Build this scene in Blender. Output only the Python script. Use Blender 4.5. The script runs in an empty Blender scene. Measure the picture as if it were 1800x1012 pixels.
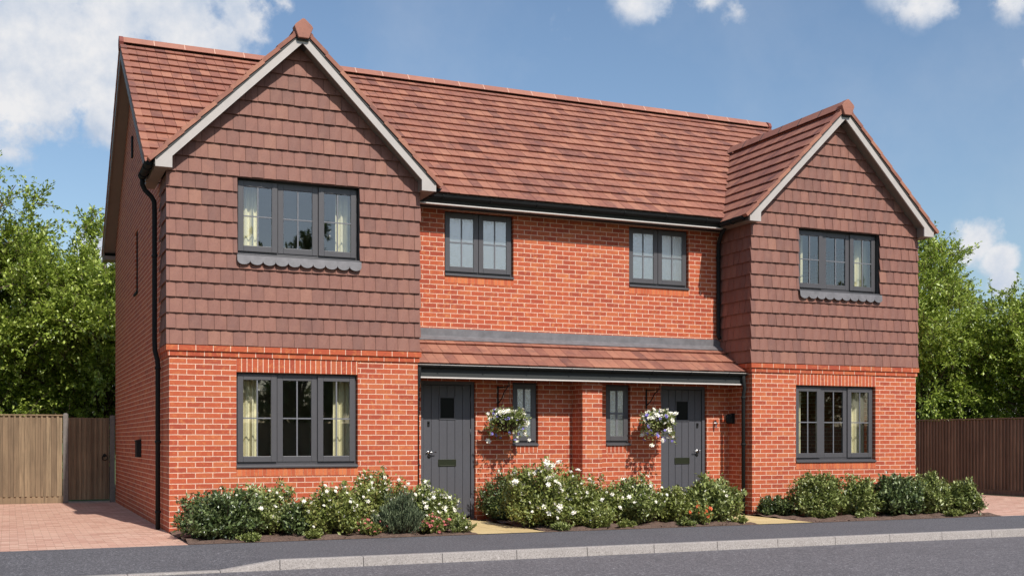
import bpy, bmesh, math, random
import numpy as np
from mathutils import Vector
random.seed(7); np.random.seed(7)
sc = bpy.context.scene
COL = sc.collection
R = math.radians

# ---------------------------------------------------------------- helpers
class MB:
    """collects faces for one mesh"""
    def __init__(s): s.v = []; s.f = []
    def quad(s, a, b, c, d):
        n = len(s.v); s.v += [a, b, c, d]; s.f.append((n, n+1, n+2, n+3))
    def poly(s, pts):
        n = len(s.v); s.v += list(pts); s.f.append(tuple(range(n, n+len(pts))))
    def hexa(s, p):
        """p: 8 points, bottom ring 0-3, top ring 4-7"""
        n = len(s.v); s.v += [tuple(q) for q in p]
        for f in ((0,3,2,1),(4,5,6,7),(0,1,5,4),(1,2,6,5),(2,3,7,6),(3,0,4,7)):
            s.f.append(tuple(n+i for i in f))
    def box(s, x0, x1, y0, y1, z0, z1):
        s.hexa([(x0,y0,z0),(x1,y0,z0),(x1,y1,z0),(x0,y1,z0),(x0,y0,z1),(x1,y0,z1),(x1,y1,z1),(x0,y1,z1)])
    def prism(s, poly, a, b, axis):
        """poly in the two other axes (order x,y,z without axis), extruded a..b along axis"""
        def P(q, t):
            if axis == 'x': return (t, q[0], q[1])
            if axis == 'y': return (q[0], t, q[1])
            return (q[0], q[1], t)
        n = len(s.v); k = len(poly)
        s.v += [P(q, a) for q in poly] + [P(q, b) for q in poly]
        s.f.append(tuple(n+i for i in range(k))); s.f.append(tuple(n+k+i for i in reversed(range(k))))
        for i in range(k):
            j = (i+1) % k
            s.f.append((n+i, n+k+i, n+k+j, n+j))
    def tube(s, pts, r, seg=10, cap=True):
        pts = [Vector(p) for p in pts]; rs = r if isinstance(r, (list, tuple)) else [r]*len(pts)
        n0 = len(s.v); ref = None
        for i, p in enumerate(pts):
            a = pts[max(0, i-1)]; b = pts[min(len(pts)-1, i+1)]
            t = (b-a).normalized()
            if ref is None: ref = Vector((0,0,1)) if abs(t.z) < .9 else Vector((1,0,0))
            u = (ref - t*ref.dot(t)).normalized(); w = t.cross(u); ref = u
            for k in range(seg):
                an = 2*math.pi*k/seg
                s.v.append(tuple(p + (u*math.cos(an) + w*math.sin(an))*rs[i]))
        for i in range(len(pts)-1):
            for k in range(seg):
                a = n0+i*seg+k; b = n0+i*seg+(k+1) % seg
                s.f.append((a, b, b+seg, a+seg))
        if cap:
            s.f.append(tuple(n0+k for k in reversed(range(seg))))
            s.f.append(tuple(n0+(len(pts)-1)*seg+k for k in range(seg)))
    def lathe(s, prof, c, seg=20, axis='z'):
        n0 = len(s.v)
        for (r, h) in prof:
            for k in range(seg):
                a = 2*math.pi*k/seg; x, y = r*math.cos(a), r*math.sin(a)
                s.v.append((c[0]+x, c[1]+y, c[2]+h) if axis == 'z' else ((c[0]+x, c[1]+h, c[2]+y) if axis == 'y' else (c[0]+h, c[1]+x, c[2]+y)))
        for i in range(len(prof)-1):
            for k in range(seg):
                a = n0+i*seg+k; b = n0+i*seg+(k+1) % seg
                s.f.append((a, b, b+seg, a+seg))
    def build(s, name, mat, parent=None, bevel=0, smooth=False, clip=None, fix=True, kind=None):
        me = bpy.data.meshes.new(name); me.from_pydata(s.v, [], s.f)
        bm = bmesh.new(); bm.from_mesh(me)
        if clip:
            for co, no in clip:   # keep the side the normal points away from
                bmesh.ops.bisect_plane(bm, geom=bm.verts[:]+bm.edges[:]+bm.faces[:], dist=1e-5, plane_co=co, plane_no=no, clear_outer=True)
        if fix: bmesh.ops.recalc_face_normals(bm, faces=bm.faces[:])
        uv = bm.loops.layers.uv.new('UVMap')
        for f in bm.faces:
            n = f.normal; ax = max(range(3), key=lambda i: abs(n[i]))
            for l in f.loops:
                c = l.vert.co
                l[uv].uv = (c.y, c.z) if ax == 0 else ((c.x, c.z) if ax == 1 else (c.x, c.y))
            f.smooth = smooth
        bm.to_mesh(me); bm.free()
        o = bpy.data.objects.new(name, me); COL.objects.link(o)
        if mat: me.materials.append(mat)
        if parent: o.parent = parent
        if bevel:
            m = o.modifiers.new('bevel', 'BEVEL'); m.width = bevel; m.segments = 2; m.limit_method = 'ANGLE'
        if kind: o['kind'] = kind
        return o

def empty(name, loc=(0,0,0), rz=0):
    o = bpy.data.objects.new(name, None); COL.objects.link(o); o.location = loc; o.rotation_euler = (0,0,rz)
    return o
def tag(o, label=None, cat=None, group=None, kind=None):
    if label: o['label'] = label
    if cat: o['category'] = cat
    if group: o['group'] = group
    if kind: o['kind'] = kind
    return o

def srgb(r, g, b):
    f = lambda c: ((c/255+.055)/1.055)**2.4 if c/255 > .04045 else c/255/12.92
    return (f(r), f(g), f(b), 1)

# ---------------------------------------------------------------- materials
class NT:
    def __init__(s, name):
        s.m = bpy.data.materials.new(name); s.m.use_nodes = True
        s.t = s.m.node_tree; s.b = s.t.nodes['Principled BSDF']
    def n(s, typ, **k):
        nd = s.t.nodes.new('ShaderNode'+typ)
        for a, v in k.items():
            if a in nd.inputs.keys(): nd.inputs[a].default_value = v
            else: setattr(nd, a, v)
        return nd
    def l(s, a, b): s.t.links.new(a, b)
    def ramp(s, fac, stops, interp='LINEAR'):
        nd = s.n('ValToRGB'); cr = nd.color_ramp; cr.interpolation = interp
        while len(cr.elements) < len(stops): cr.elements.new(.5)
        for e, (p, c) in zip(cr.elements, stops): e.position = p; e.color = c
        s.l(fac, nd.inputs[0]); return nd
    def noise(s, scale, detail=4, vec=None, rough=.5):
        nd = s.n('TexNoise'); nd.inputs['Scale'].default_value = scale; nd.inputs['Detail'].default_value = detail
        nd.inputs['Roughness'].default_value = rough
        if vec is not None: s.l(vec, nd.inputs['Vector'])
        return nd
    def obj(s): return s.n('TexCoord').outputs['Object']
    def pos(s): return s.n('NewGeometry').outputs['Position']
    def mix(s, a, b, fac, mode='MIX'):
        nd = s.n('Mix', data_type='RGBA', blend_type=mode)
        for i, v in ((6, a), (7, b), (0, fac)):
            if hasattr(v, 'is_linked'): s.l(v, nd.inputs[i])
            else: nd.inputs[i].default_value = v
        return nd.outputs[2]
    def math(s, op, a, b=0, c=None):
        nd = s.n('Math', operation=op)
        for i, v in enumerate((a, b) if c is None else (a, b, c)):
            if hasattr(v, 'is_linked'): s.l(v, nd.inputs[i])
            else: nd.inputs[i].default_value = v
        return nd.outputs[0]
    def bump(s, h, strength=.5, dist=.01, norm=None):
        nd = s.n('Bump'); nd.inputs['Strength'].default_value = strength; nd.inputs['Distance'].default_value = dist
        s.l(h, nd.inputs['Height'])
        if norm is not None: s.l(norm, nd.inputs['Normal'])
        return nd.outputs[0]
    def set(s, **k):
        for a, v in k.items():
            a = a.replace('_', ' ')
            if hasattr(v, 'is_linked'): s.l(v, s.b.inputs[a])
            else: s.b.inputs[a].default_value = v
        return s

def brick_mat(name, w, h, ramp, mortar, msize=.0061, offset=.5, freq=2, rough=.85, bump=.6, blotch=.75, spots=True, rot=False):
    t = NT(name); uv = t.n('TexCoord').outputs['UV']
    wob = t.noise(9, 2, t.pos()); 
    add = t.n('VectorMath', operation='MULTIPLY_ADD'); t.l(wob.outputs['Color'], add.inputs[0]); add.inputs[1].default_value = (.004, .004, 0); t.l(uv, add.inputs[2])
    br = t.n('TexBrick'); br.offset = offset; br.offset_frequency = freq; br.squash = 1
    for k, v in dict(Scale=1, **{'Mortar Size': msize, 'Mortar Smooth': .25, 'Bias': 0, 'Brick Width': w, 'Row Height': h}).items(): br.inputs[k].default_value = v
    br.inputs['Color1'].default_value = (0,0,0,1); br.inputs['Color2'].default_value = (1,1,1,1); br.inputs['Mortar'].default_value = (.5,.5,.5,1)
    t.l(add.outputs[0], br.inputs['Vector'])
    c = t.ramp(br.outputs['Color'], ramp)
    n1 = t.noise(14, 6, t.pos(), .65); n2 = t.noise(55, 4, t.pos(), .6); n3 = t.noise(.7, 3, t.pos())
    col = t.mix(c.outputs[0], srgb(*[min(255, q) for q in (206, 128, 74)]), t.math('MULTIPLY', t.ramp(n1.outputs[0], [(.52,(0,0,0,1)),(.72,(1,1,1,1))]).outputs[0], blotch))
    col = t.mix(col, (.06,.03,.02,1), t.math('MULTIPLY', t.ramp(n2.outputs[0], [(.56,(0,0,0,1)),(.75,(1,1,1,1))]).outputs[0], .55))
    col = t.mix(col, (.9,.9,.9,1), t.math('MULTIPLY', t.math('SUBTRACT', n3.outputs[0], .35), .12), 'OVERLAY')
    mcol = t.mix(mortar, tuple(q*.6 for q in mortar[:3])+(1,), t.ramp(n2.outputs[0], [(.4,(0,0,0,1)),(.7,(1,1,1,1))]).outputs[0])
    fin = t.mix(col, mcol, br.outputs['Fac'])
    hgt = t.math('SUBTRACT', t.math('MULTIPLY', n2.outputs[0], .35), br.outputs['Fac'])
    t.set(Base_Color=fin, Roughness=rough, Normal=t.bump(hgt, bump, .006))
    return t.m

BR = [(0, srgb(158,68,45)), (.2, srgb(169,75,47)), (.5, srgb(179,82,50)), (.75, srgb(181,89,54)), (.9, srgb(186,99,61)), (1, srgb(160,71,48))]
MORT = srgb(238,198,172)
M = {}
M['brick'] = brick_mat('red_brick', .235, .075, BR, MORT)
M['soldier'] = brick_mat('soldier_brick', .0755, 40., BR, MORT, offset=0)
M['corbel'] = brick_mat('corbel_brick', .235, 40., BR, MORT, offset=0)
M['sillbrick'] = brick_mat('sill_brick', .058, 40., [(0, srgb(176,84,52)), (.5, srgb(196,98,60)), (1, srgb(205,116,70))], srgb(196,140,108), offset=0, msize=.003)
M['paver'] = brick_mat('block_paving', .2, .1, [(0, srgb(186,142,122)), (.5, srgb(204,160,140)), (1, srgb(214,176,154))], srgb(150,118,100), msize=.003, blotch=.15, bump=.35)
M['slab'] = brick_mat('buff_paving', .48, .45, [(0, srgb(196,170,118)), (1, srgb(214,190,140))], srgb(140,118,84), msize=.004, offset=0, blotch=.12, bump=.3)

def tile_mat(name, stops, rough=.75, vgrad=True, sc_=1.2, amount=.35):
    t = NT(name); g = t.n('NewGeometry')
    c = t.ramp(g.outputs['Random Per Island'], stops)
    n = t.noise(sc_, 4, g.outputs['Position']); n2 = t.noise(40, 5, g.outputs['Position'], .7)
    n4 = t.noise(7.5, 3, g.outputs['Position'], .6)
    col = t.mix(c.outputs[0], srgb(112,74,68), t.math('MULTIPLY', t.ramp(n.outputs[0], [(.45,(0,0,0,1)),(.7,(1,1,1,1))]).outputs[0], amount))
    col = t.mix(col, srgb(184,134,108), t.math('MULTIPLY', t.ramp(n4.outputs[0], [(.5,(0,0,0,1)),(.75,(1,1,1,1))]).outputs[0], amount))
    n6 = t.noise(4.2, 2, g.outputs['Position'], .5)
    col = t.mix(col, srgb(96,66,64), t.math('MULTIPLY', t.ramp(n6.outputs[0], [(.55,(0,0,0,1)),(.72,(1,1,1,1))]).outputs[0], amount*1.3))
    col = t.mix(col, (.04,.025,.02,1), t.math('MULTIPLY', t.ramp(n2.outputs[0], [(.5,(0,0,0,1)),(.8,(1,1,1,1))]).outputs[0], .35))
    t.set(Base_Color=col, Roughness=rough, Normal=t.bump(n2.outputs[0], .35, .004))
    return t.m
M['rooftile'] = tile_mat('terracotta_roof_tile', [(0, srgb(118,76,65)), (.1, srgb(136,86,71)), (.3, srgb(148,95,77)), (.7, srgb(156,102,82)), (1, srgb(168,114,91))])
M['hungtile'] = tile_mat('hung_clay_tile', [(0, srgb(119,80,69)), (.5, srgb(131,87,74)), (.9, srgb(138,93,78)), (1, srgb(147,101,83))], .7, amount=.12)
M['ridgetile'] = tile_mat('ridge_tile_clay', [(0, srgb(152,100,84)), (1, srgb(168,114,94))], amount=.15)

def plain(name, col, rough=.5, nscale=20, var=.12, bump=.1, spec=.5, metal=0, bdist=.003):
    t = NT(name); p = t.pos(); n = t.noise(nscale, 5, p, .6)
    c = t.mix(col, tuple(min(1, q*(1-var*2)) for q in col[:3])+(1,), t.ramp(n.outputs[0], [(.35,(0,0,0,1)),(.7,(1,1,1,1))]).outputs[0])
    t.set(Base_Color=c, Roughness=rough, Metallic=metal, Normal=t.bump(n.outputs[0], bump, bdist)); t.b.inputs['Specular IOR Level'].default_value = spec
    return t.m
M['anthracite'] = plain('anthracite_frame', srgb(80,78,80), .42, 12, .04, .03)
M['doorpaint'] = plain('door_paint', srgb(79,79,84), .45, 30, .05, .05)
M['black'] = plain('black_plastic', srgb(40,41,41), .75, 12, .05, .03, spec=.12)
M['fascia'] = plain('fascia_board', srgb(58,60,59), .7, 10, .05, .03, spec=.2)
M['barge'] = plain('barge_board', srgb(182,174,168), .6, 6, .05, .05)
M['lead'] = plain('lead_sheet', srgb(116,113,115), .55, 9, .16, .3, bdist=.006)
M['soffit'] = plain('soffit_and_shaded_barge', srgb(122,110,100), .6, 6, .05, .05)
M['trim'] = plain('pale_trim_and_rim_glint', srgb(208,200,192), .5, 8, .04, .02)
M['mortar'] = plain('ridge_mortar', srgb(206,166,146), .9, 60, .1, .3)
M['dark'] = plain('dark_backing_and_verge_shade', srgb(70,68,66), .7, 30, .1, .1)
M['chrome'] = plain('brushed_metal', srgb(190,190,190), .25, 60, .03, .02, metal=1)
M['brass'] = plain('letter_plate', srgb(50,54,38), .35, 30, .05, .02, metal=.4)
M['glassdark'] = plain('door_glass', srgb(16,18,18), .3, 30, .05, .02, spec=.15)
M['curtain'] = plain('cream_curtain', srgb(240,232,198), .9, 30, .05, .1)
M['interior'] = plain('interior_paint', srgb(176,178,172), .9, 3, .05, .02)
M['bark'] = plain('bark', srgb(96,80,64), .9, 14, .2, .8, bdist=.02)
M['stem'] = plain('shrub_stem', srgb(92,74,54), .9, 40, .2, .4)
M['concrete_post'] = plain('concrete_post', srgb(124,118,112), .85, 18, .12, .3)
M['basket'] = plain('basket_liner', srgb(58,40,30), .95, 50, .2, .8, bdist=.02)
M['terracotta_dark'] = plain('dark_terracotta', srgb(132,68,58), .75, 30, .12, .2)

def speckle(name, base, light, dark, sc1=48, rough=.9, big=.15):
    t = NT(name); p = t.pos()
    n = t.noise(sc1, 3, p, .8); n2 = t.noise(.6, 4, p); n3 = t.noise(sc1*2.3, 2, p); v = t.n('TexVoronoi'); v.inputs['Scale'].default_value = sc1*.55; t.l(p, v.inputs['Vector'])
    c = t.mix(base, light, t.ramp(n.outputs[0], [(.5,(0,0,0,1)),(.68,(1,1,1,1))]).outputs[0])
    c = t.mix(c, dark, t.ramp(n3.outputs[0], [(.5,(0,0,0,1)),(.65,(1,1,1,1))]).outputs[0])
    c = t.mix(c, tuple(q*.75 for q in dark[:3])+(1,), t.math('MULTIPLY', t.ramp(v.outputs['Distance'], [(.0,(1,1,1,1)),(.35,(0,0,0,1))]).outputs[0], .35))
    c = t.mix(c, (.5,.5,.5,1), t.math('MULTIPLY', n2.outputs[0], big), 'OVERLAY')
    n5 = t.noise(1.6, 6, p, .7)
    c = t.mix(c, tuple(q*.62 for q in base[:3])+(1,), t.math('MULTIPLY', t.ramp(n5.outputs[0], [(.5,(0,0,0,1)),(.75,(1,1,1,1))]).outputs[0], .45))
    t.set(Base_Color=c, Roughness=rough, Normal=t.bump(n.outputs[0], .7, .006)); return t.m
M['asphalt'] = speckle('road_asphalt', srgb(100,96,98), srgb(168,162,163), srgb(56,53,55), 34)
M['footway'] = speckle('pavement_asphalt', srgb(91,89,92), srgb(154,151,154), srgb(48,46,49), 36)
M['kerb'] = speckle('kerb_concrete', srgb(164,156,150), srgb(186,178,172), srgb(132,125,120), 40, big=.3)
t = NT('soil'); p = t.pos(); n = t.noise(28, 8, p, .7); n2 = t.noise(3, 3, p)
t.set(Base_Color=t.ramp(n.outputs[0], [(.3, srgb(74,56,46)), (.55, srgb(118,94,80)), (.75, srgb(160,134,116))]).outputs[0], Roughness=.95, Normal=t.bump(n.outputs[0], 1, .03)); M['soil'] = t.m
t = NT('lawn'); p = t.pos(); n = t.noise(30, 6, p); t.set(Base_Color=t.ramp(n.outputs[0], [(.3, srgb(52,72,30)), (.7, srgb(92,112,50))]).outputs[0], Roughness=.95, Normal=t.bump(n.outputs[0], .8, .04)); M['grass'] = t.m

def fence_mat(name, a, b, c):
    t = NT(name); g = t.n('NewGeometry'); mp = t.n('Mapping'); mp.inputs['Scale'].default_value = (30, 30, 1.6); t.l(g.outputs['Position'], mp.inputs['Vector'])
    n = t.noise(1, 6, mp.outputs[0], .65); r = t.ramp(g.outputs['Random Per Island'], [(0, a), (.6, b), (1, c)])
    n2 = t.noise(1.3, 4, g.outputs['Position'])
    col = t.mix(r.outputs[0], tuple(q*.45 for q in a[:3])+(1,), t.ramp(n.outputs[0], [(.45,(0,0,0,1)),(.8,(1,1,1,1))]).outputs[0])
    col = t.mix(col, tuple(q*.6 for q in a[:3])+(1,), t.math('MULTIPLY', t.ramp(n2.outputs[0], [(.45,(0,0,0,1)),(.7,(1,1,1,1))]).outputs[0], .5))
    t.set(Base_Color=col, Roughness=.85, Normal=t.bump(n.outputs[0], .5, .004)); return t.m
M['fence'] = fence_mat('timber_fence', srgb(122,102,80), srgb(142,120,94), srgb(156,134,106))
M['fencedark'] = fence_mat('stained_timber_fence', srgb(112,94,78), srgb(126,106,88), srgb(140,120,100))

def leaf_mat(name, stops, rough=.5, trans=.35, spec=.4):
    t = NT(name); g = t.n('NewGeometry')
    n = t.noise(1.1, 3, g.outputs['Position']); mx = t.math('ADD', t.math('MULTIPLY', g.outputs['Random Per Island'], .65), t.math('MULTIPLY', n.outputs[0], .35))
    c = t.ramp(mx, stops)
    t.set(Base_Color=c.outputs[0], Roughness=rough); t.b.inputs['Specular IOR Level'].default_value = spec
    tr = t.n('BsdfTranslucent'); cc = t.mix(c.outputs[0], (.75, 1, .25, 1), .35, 'MULTIPLY'); hs = t.n('HueSaturation'); hs.inputs['Value'].default_value = 1.5; t.l(c.outputs[0], hs.inputs['Color']); t.l(hs.outputs[0], tr.inputs['Color'])
    ms = t.n('MixShader'); ms.inputs[0].default_value = trans
    t.l(t.b.outputs[0], ms.inputs[1]); t.l(tr.outputs[0], ms.inputs[2]); t.l(ms.outputs[0], t.t.nodes['Material Output'].inputs['Surface'])
    return t.m
M['leaf'] = leaf_mat('tree_leaf', [(.1, srgb(76,96,34)), (.45, srgb(132,150,56)), (.75, srgb(182,196,92)), (.95, srgb(222,228,154))], .36, .26, .7)
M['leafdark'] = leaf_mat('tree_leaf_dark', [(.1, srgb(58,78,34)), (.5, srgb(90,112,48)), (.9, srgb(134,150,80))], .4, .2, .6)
M['shrubleaf'] = leaf_mat('shrub_leaf', [(.1, srgb(62,72,32)), (.4, srgb(106,118,56)), (.7, srgb(152,160,92)), (1, srgb(204,204,150))], .35, .1, .6)
M['shrubdeep'] = leaf_mat('deep_green_leaf', [(.1, srgb(44,56,30)), (.5, srgb(80,96,50)), (.8, srgb(130,142,92)), (1, srgb(176,184,136))], .3, .08, .7)
M['roseleaf'] = leaf_mat('rose_leaf', [(.1, srgb(82,84,42)), (.4, srgb(120,130,62)), (.75, srgb(150,156,88)), (1, srgb(160,120,74))], .4, .12, .5)
M['silverleaf'] = leaf_mat('silver_leaf', [(.1, srgb(60,72,48)), (.6, srgb(104,116,84)), (1, srgb(150,160,124))], .6, .15)
def petal(name, a, b):
    t = NT(name); g = t.n('NewGeometry'); t.set(Base_Color=t.ramp(g.outputs['Random Per Island'], [(0,a),(1,b)]).outputs[0], Roughness=.7); return t.m
M['white'] = petal('white_petal', srgb(238,234,226), srgb(246,238,218)); M['pink'] = petal('pink_petal', srgb(190,96,96), srgb(214,130,124))
M['orange'] = petal('orange_petal', srgb(206,92,50), srgb(222,120,70)); M['violet'] = petal('violet_petal', srgb(112,96,176), srgb(170,160,220))

# clear glass: what the room shows mixed with a fresnel reflection
t = NT('window_glass'); t.t.nodes.remove(t.b); fr = t.n('Fresnel'); fr.inputs[0].default_value = 1.6
gl = t.n('BsdfGlossy'); gl.inputs['Roughness'].default_value = .015; tp = t.n('BsdfTransparent'); tp.inputs[0].default_value = (.97,.98,.96,1)
n = t.noise(1.7, 2, t.pos()); t.l(t.bump(n.outputs[0], .02, .01), gl.inputs['Normal'])
bf = t.n('NewGeometry').outputs['Backfacing']
ms = t.n('MixShader'); t.l(t.math('MULTIPLY', t.math('ADD', t.math('MULTIPLY', fr.outputs[0], 1.3), .13), t.math('SUBTRACT', 1.0, bf)), ms.inputs[0]); t.l(tp.outputs[0], ms.inputs[1]); t.l(gl.outputs[0], ms.inputs[2])
t.l(ms.outputs[0], t.t.nodes['Material Output'].inputs['Surface']); M['glass'] = t.m
t = NT('obscure_glass'); p = t.pos(); v = t.noise(60, 3, p, .6)
t.set(Base_Color=srgb(112,118,116), Roughness=.13, Normal=t.bump(v.outputs[0], .3, .012)); t.b.inputs['Specular IOR Level'].default_value = 1; t.b.inputs['IOR'].default_value = 2.6; M['frost'] = t.m

# ---------------------------------------------------------------- dimensions of the pair of houses
W = 3.582; X2 = 9.581; XR = X2+W; P = .95; Q = .72; D = 8.62
GZ = 2.43; TZ = 2.58; EZ = 4.97
AZ = 7.06; BS = .993                       # bay roof apex and slope
MY = 4.80; MZ = 8.17; MS = .728            # main roof apex and slope
EY0 = .60; EY1 = 9.0

house = empty('semi_detached_house', (0, 0, 0))
tag(house, 'pair of red brick semi-detached houses with two tile-hung gabled bays and a shared porch roof', 'house')

def wall_grid(mb, plane, a0, a1, z0, z1, holes, c0, c1):
    """solid wall with rectangular openings. plane 'y': a is x and thickness c0..c1 in y; plane 'x': a is y"""
    us = sorted({a0, a1} | {h[0] for h in holes} | {h[1] for h in holes}); vs = sorted({z0, z1} | {h[2] for h in holes} | {h[3] for h in holes})
    us = [u for u in us if a0-1e-6 <= u <= a1+1e-6]; vs = [v for v in vs if z0-1e-6 <= v <= z1+1e-6]
    def solid(i, j):
        if i < 0 or j < 0 or i >= len(us)-1 or j >= len(vs)-1: return False
        cu = (us[i]+us[i+1])/2; cv = (vs[j]+vs[j+1])/2
        return not any(h[0] < cu < h[1] and h[2] < cv < h[3] for h in holes)
    def pt(u, v, c): return (u, c, v) if plane == 'y' else (c, u, v)
    for i in range(len(us)-1):
        for j in range(len(vs)-1):
            if not solid(i, j): continue
            u0, u1, v0, v1 = us[i], us[i+1], vs[j], vs[j+1]
            mb.quad(pt(u0,v0,c0), pt(u1,v0,c0), pt(u1,v1,c0), pt(u0,v1,c0))
            mb.quad(pt(u0,v0,c1), pt(u0,v1,c1), pt(u1,v1,c1), pt(u1,v0,c1))
            if not solid(i-1, j): mb.quad(pt(u0,v0,c0), pt(u0,v1,c0), pt(u0,v1,c1), pt(u0,v0,c1))
            if not solid(i+1, j): mb.quad(pt(u1,v0,c0), pt(u1,v0,c1), pt(u1,v1,c1), pt(u1,v1,c0))
            if not solid(i, j-1): mb.quad(pt(u0,v0,c0), pt(u0,v0,c1), pt(u1,v0,c1), pt(u1,v0,c0))
            if not solid(i, j+1): mb.quad(pt(u0,v1,c0), pt(u1,v1,c0), pt(u1,v1,c1), pt(u0,v1,c1))

def build_wall(name, args, mat, clip=None, merge=True):
    mb = MB()
    for a in args: wall_grid(mb, *a)
    me = mb.build(name, mat, house, fix=False)
    bm = bmesh.new(); bm.from_mesh(me.data); bmesh.ops.remove_doubles(bm, verts=bm.verts[:], dist=1e-5); bmesh.ops.recalc_face_normals(bm, faces=bm.faces[:])
    uv = bm.loops.layers.uv.verify()
    for f in bm.faces:
        n = f.normal; ax = max(range(3), key=lambda i: abs(n[i]))
        for l in f.loops:
            c = l.vert.co; l[uv].uv = (c.y, c.z) if ax == 0 else ((c.x, c.z) if ax == 1 else (c.x, c.y))
    bm.to_mesh(me.data); bm.free(); return me

GL = (.908, 2.661, .883, 2.227); GR = (10.491, 12.238, .883, 2.227)
UL = (.918, 2.684, 3.855, 4.952); UR = (10.539, 12.316, 3.855, 4.952)
ML = (4.363, 5.563, 3.896, 4.936); MR = (7.723, 8.919, 3.896, 4.936)
SL = (5.445, 5.900, 1.18, 2.205); SR = (7.150, 7.618, 1.18, 2.205)
DL = (3.884, 4.802, 0.03, 2.205); DR = (8.219, 9.137, .03, 2.205)
SW = (4.15, 4.62, 3.80, 4.87)
T = .3
# ground floor and middle brickwork
build_wall('front_wall', [('y', 0, W, -.1, GZ, [GL], 0, T)], M['brick'])
build_wall('front_wall', [('y', X2, XR, -.1, GZ, [GR], 0, T)], M['brick'])
build_wall('entrance_wall', [('y', W+.001, X2-.001, -.1, 2.6, [SL, SR, DL, DR], Q, Q+T)], M['brick'])
build_wall('upper_wall', [('y', W-T, X2+T, 2.4, 5.2, [ML, MR], P, P+T)], M['brick'])
w_ = build_wall('side_wall', [('x', T, P, -.1, GZ, [], 0, T), ('x', P, D, -.1, EZ, [SW], 0, T)], M['brick'])
build_wall('side_wall', [('x', T, P, -.1, GZ, [], XR-T, XR), ('x', P, D, -.1, EZ, [], XR-T, XR)], M['brick'])
build_wall('bay_return_wall', [('x', T, P-.001, -.1, GZ, [], W-T, W)], M['brick'])
build_wall('bay_return_wall', [('x', T, P-.001, -.1, GZ, [], X2, X2+T)], M['brick'])
build_wall('rear_wall', [('y', T, XR-T, -.1, EZ, [], D-T, D)], M['brick'])
for xa, xb in ((0, T), (XR-T, XR)):            # main gable triangles
    mb = MB(); zt = lambda y: MZ-.16-abs(y-MY)*MS
    mb.prism([(P, EZ), (D, EZ), (D, zt(D)), (MY, zt(MY)), (P, zt(P))], xa, xb, 'x'); mb.build('gable_brickwork', M['brick'], house)
mb = MB(); mb.box(6.515, 6.875, .335, Q-.002, -.1, 2.3); mb.build('porch_fin_wall', M['brick'], house)
# backing behind the tile hanging (blockwork with the openings)
for x0, hole in ((0, UL), (X2, UR)):
    build_wall('bay_upper_wall', [('y', x0, x0+W, GZ+.001, EZ, [hole], .02, T)], M['dark'])
    cx = x0+W/2; zt = AZ-.2-(W/2)*BS
    mb = MB(); mb.prism([(x0, EZ+.001), (x0+W, EZ+.001), (x0+W, zt), (cx, AZ-.2), (x0, zt)], .02, T, 'y'); mb.build('bay_gable_backing', M['dark'], house)
    for xa, xb in ((x0, x0+.2), (x0+W-.2, x0+W-.001)):
        mb = MB(); mb.box(xa, xb, T+.001, P-.003, GZ+.001, EZ); mb.build('bay_cheek_backing', M['dark'], house)
# interior floors and partitions
mb = MB(); mb.box(.31, XR-.31, P+.31, D-.31, 2.5, 2.6); mb.box(.31, W-.31, .31, P+.3, 2.5, 2.6); mb.box(X2+.31, XR-.31, .31, P+.3, 2.5, 2.6)
mb.box(.31, XR-.31, P+.31, D-.31, 5.0, 5.05); mb.box(.31, W-.31, .35, P+.3, 5.0, 5.05); mb.box(X2+.31, XR-.31, .35, P+.3, 5.0, 5.05)
mb.box(.31, XR-.31, 4.3, 4.4, .0, 2.49); mb.box(.31, XR-.31, 4.3, 4.4, 2.61, 4.99)
mb.box(3.7, 3.8, P+.31, 4.29, 0, 4.98); mb.box(9.4, 9.5, P+.31, 4.29, 0, 4.98); mb.box(6.6, 6.75, P+.31, 4.29, 0, 4.98)
mb.box(.31, XR-.31, P+.31, D-.31, -.08, -.02); mb.box(.31, W-.31, .31, P+.3, -.08, -.02); mb.box(X2+.31, XR-.31, .31, P+.3, -.08, -.02)
mb.build('interior_walls', M['interior'], house)

# corbel courses
for x0 in (0, X2):
    for z0, z1, e in ((GZ+.002, 2.503, .022), (2.505, TZ, .045)):
        mb = MB(); mb.box(x0-e, x0+W+e, -e, -.001, z0, z1)
        mb.box(x0-e, x0-.001, 0, P-.02, z0, z1); mb.box(x0+W+.001, x0+W+e, 0, P-.02, z0, z1)
        cb = mb.build('corbel_course', M['corbel'], house)
        if z0 > 2.5:
            for l in cb.data.uv_layers[0].data: l.uv = (l.uv[0]+.235*11.5, l.uv[1])
# soldier courses above and brick sills below the openings
def strip(name, x0, x1, y, z0, z1, mat): 
    mb = MB(); mb.box(x0, x1, y-.004, y+.05, z0, z1); mb.build(name, mat, house)
for (x0, x1, z0, z1) in (GL, GR):
    strip('soldier_course', x0, x1, 0, z1+.002, GZ-.001, M['soldier']); strip('brick_sill', x0, x1, 0, z0-.115, z0-.002, M['sillbrick'])
for (x0, x1, z0, z1) in (ML, MR, SL, SR): strip('brick_sill', x0, x1, P if z0 > 3 else Q, z0-.112, z0-.002, M['sillbrick'] if z0 > 3 else M['soldier'])

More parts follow.
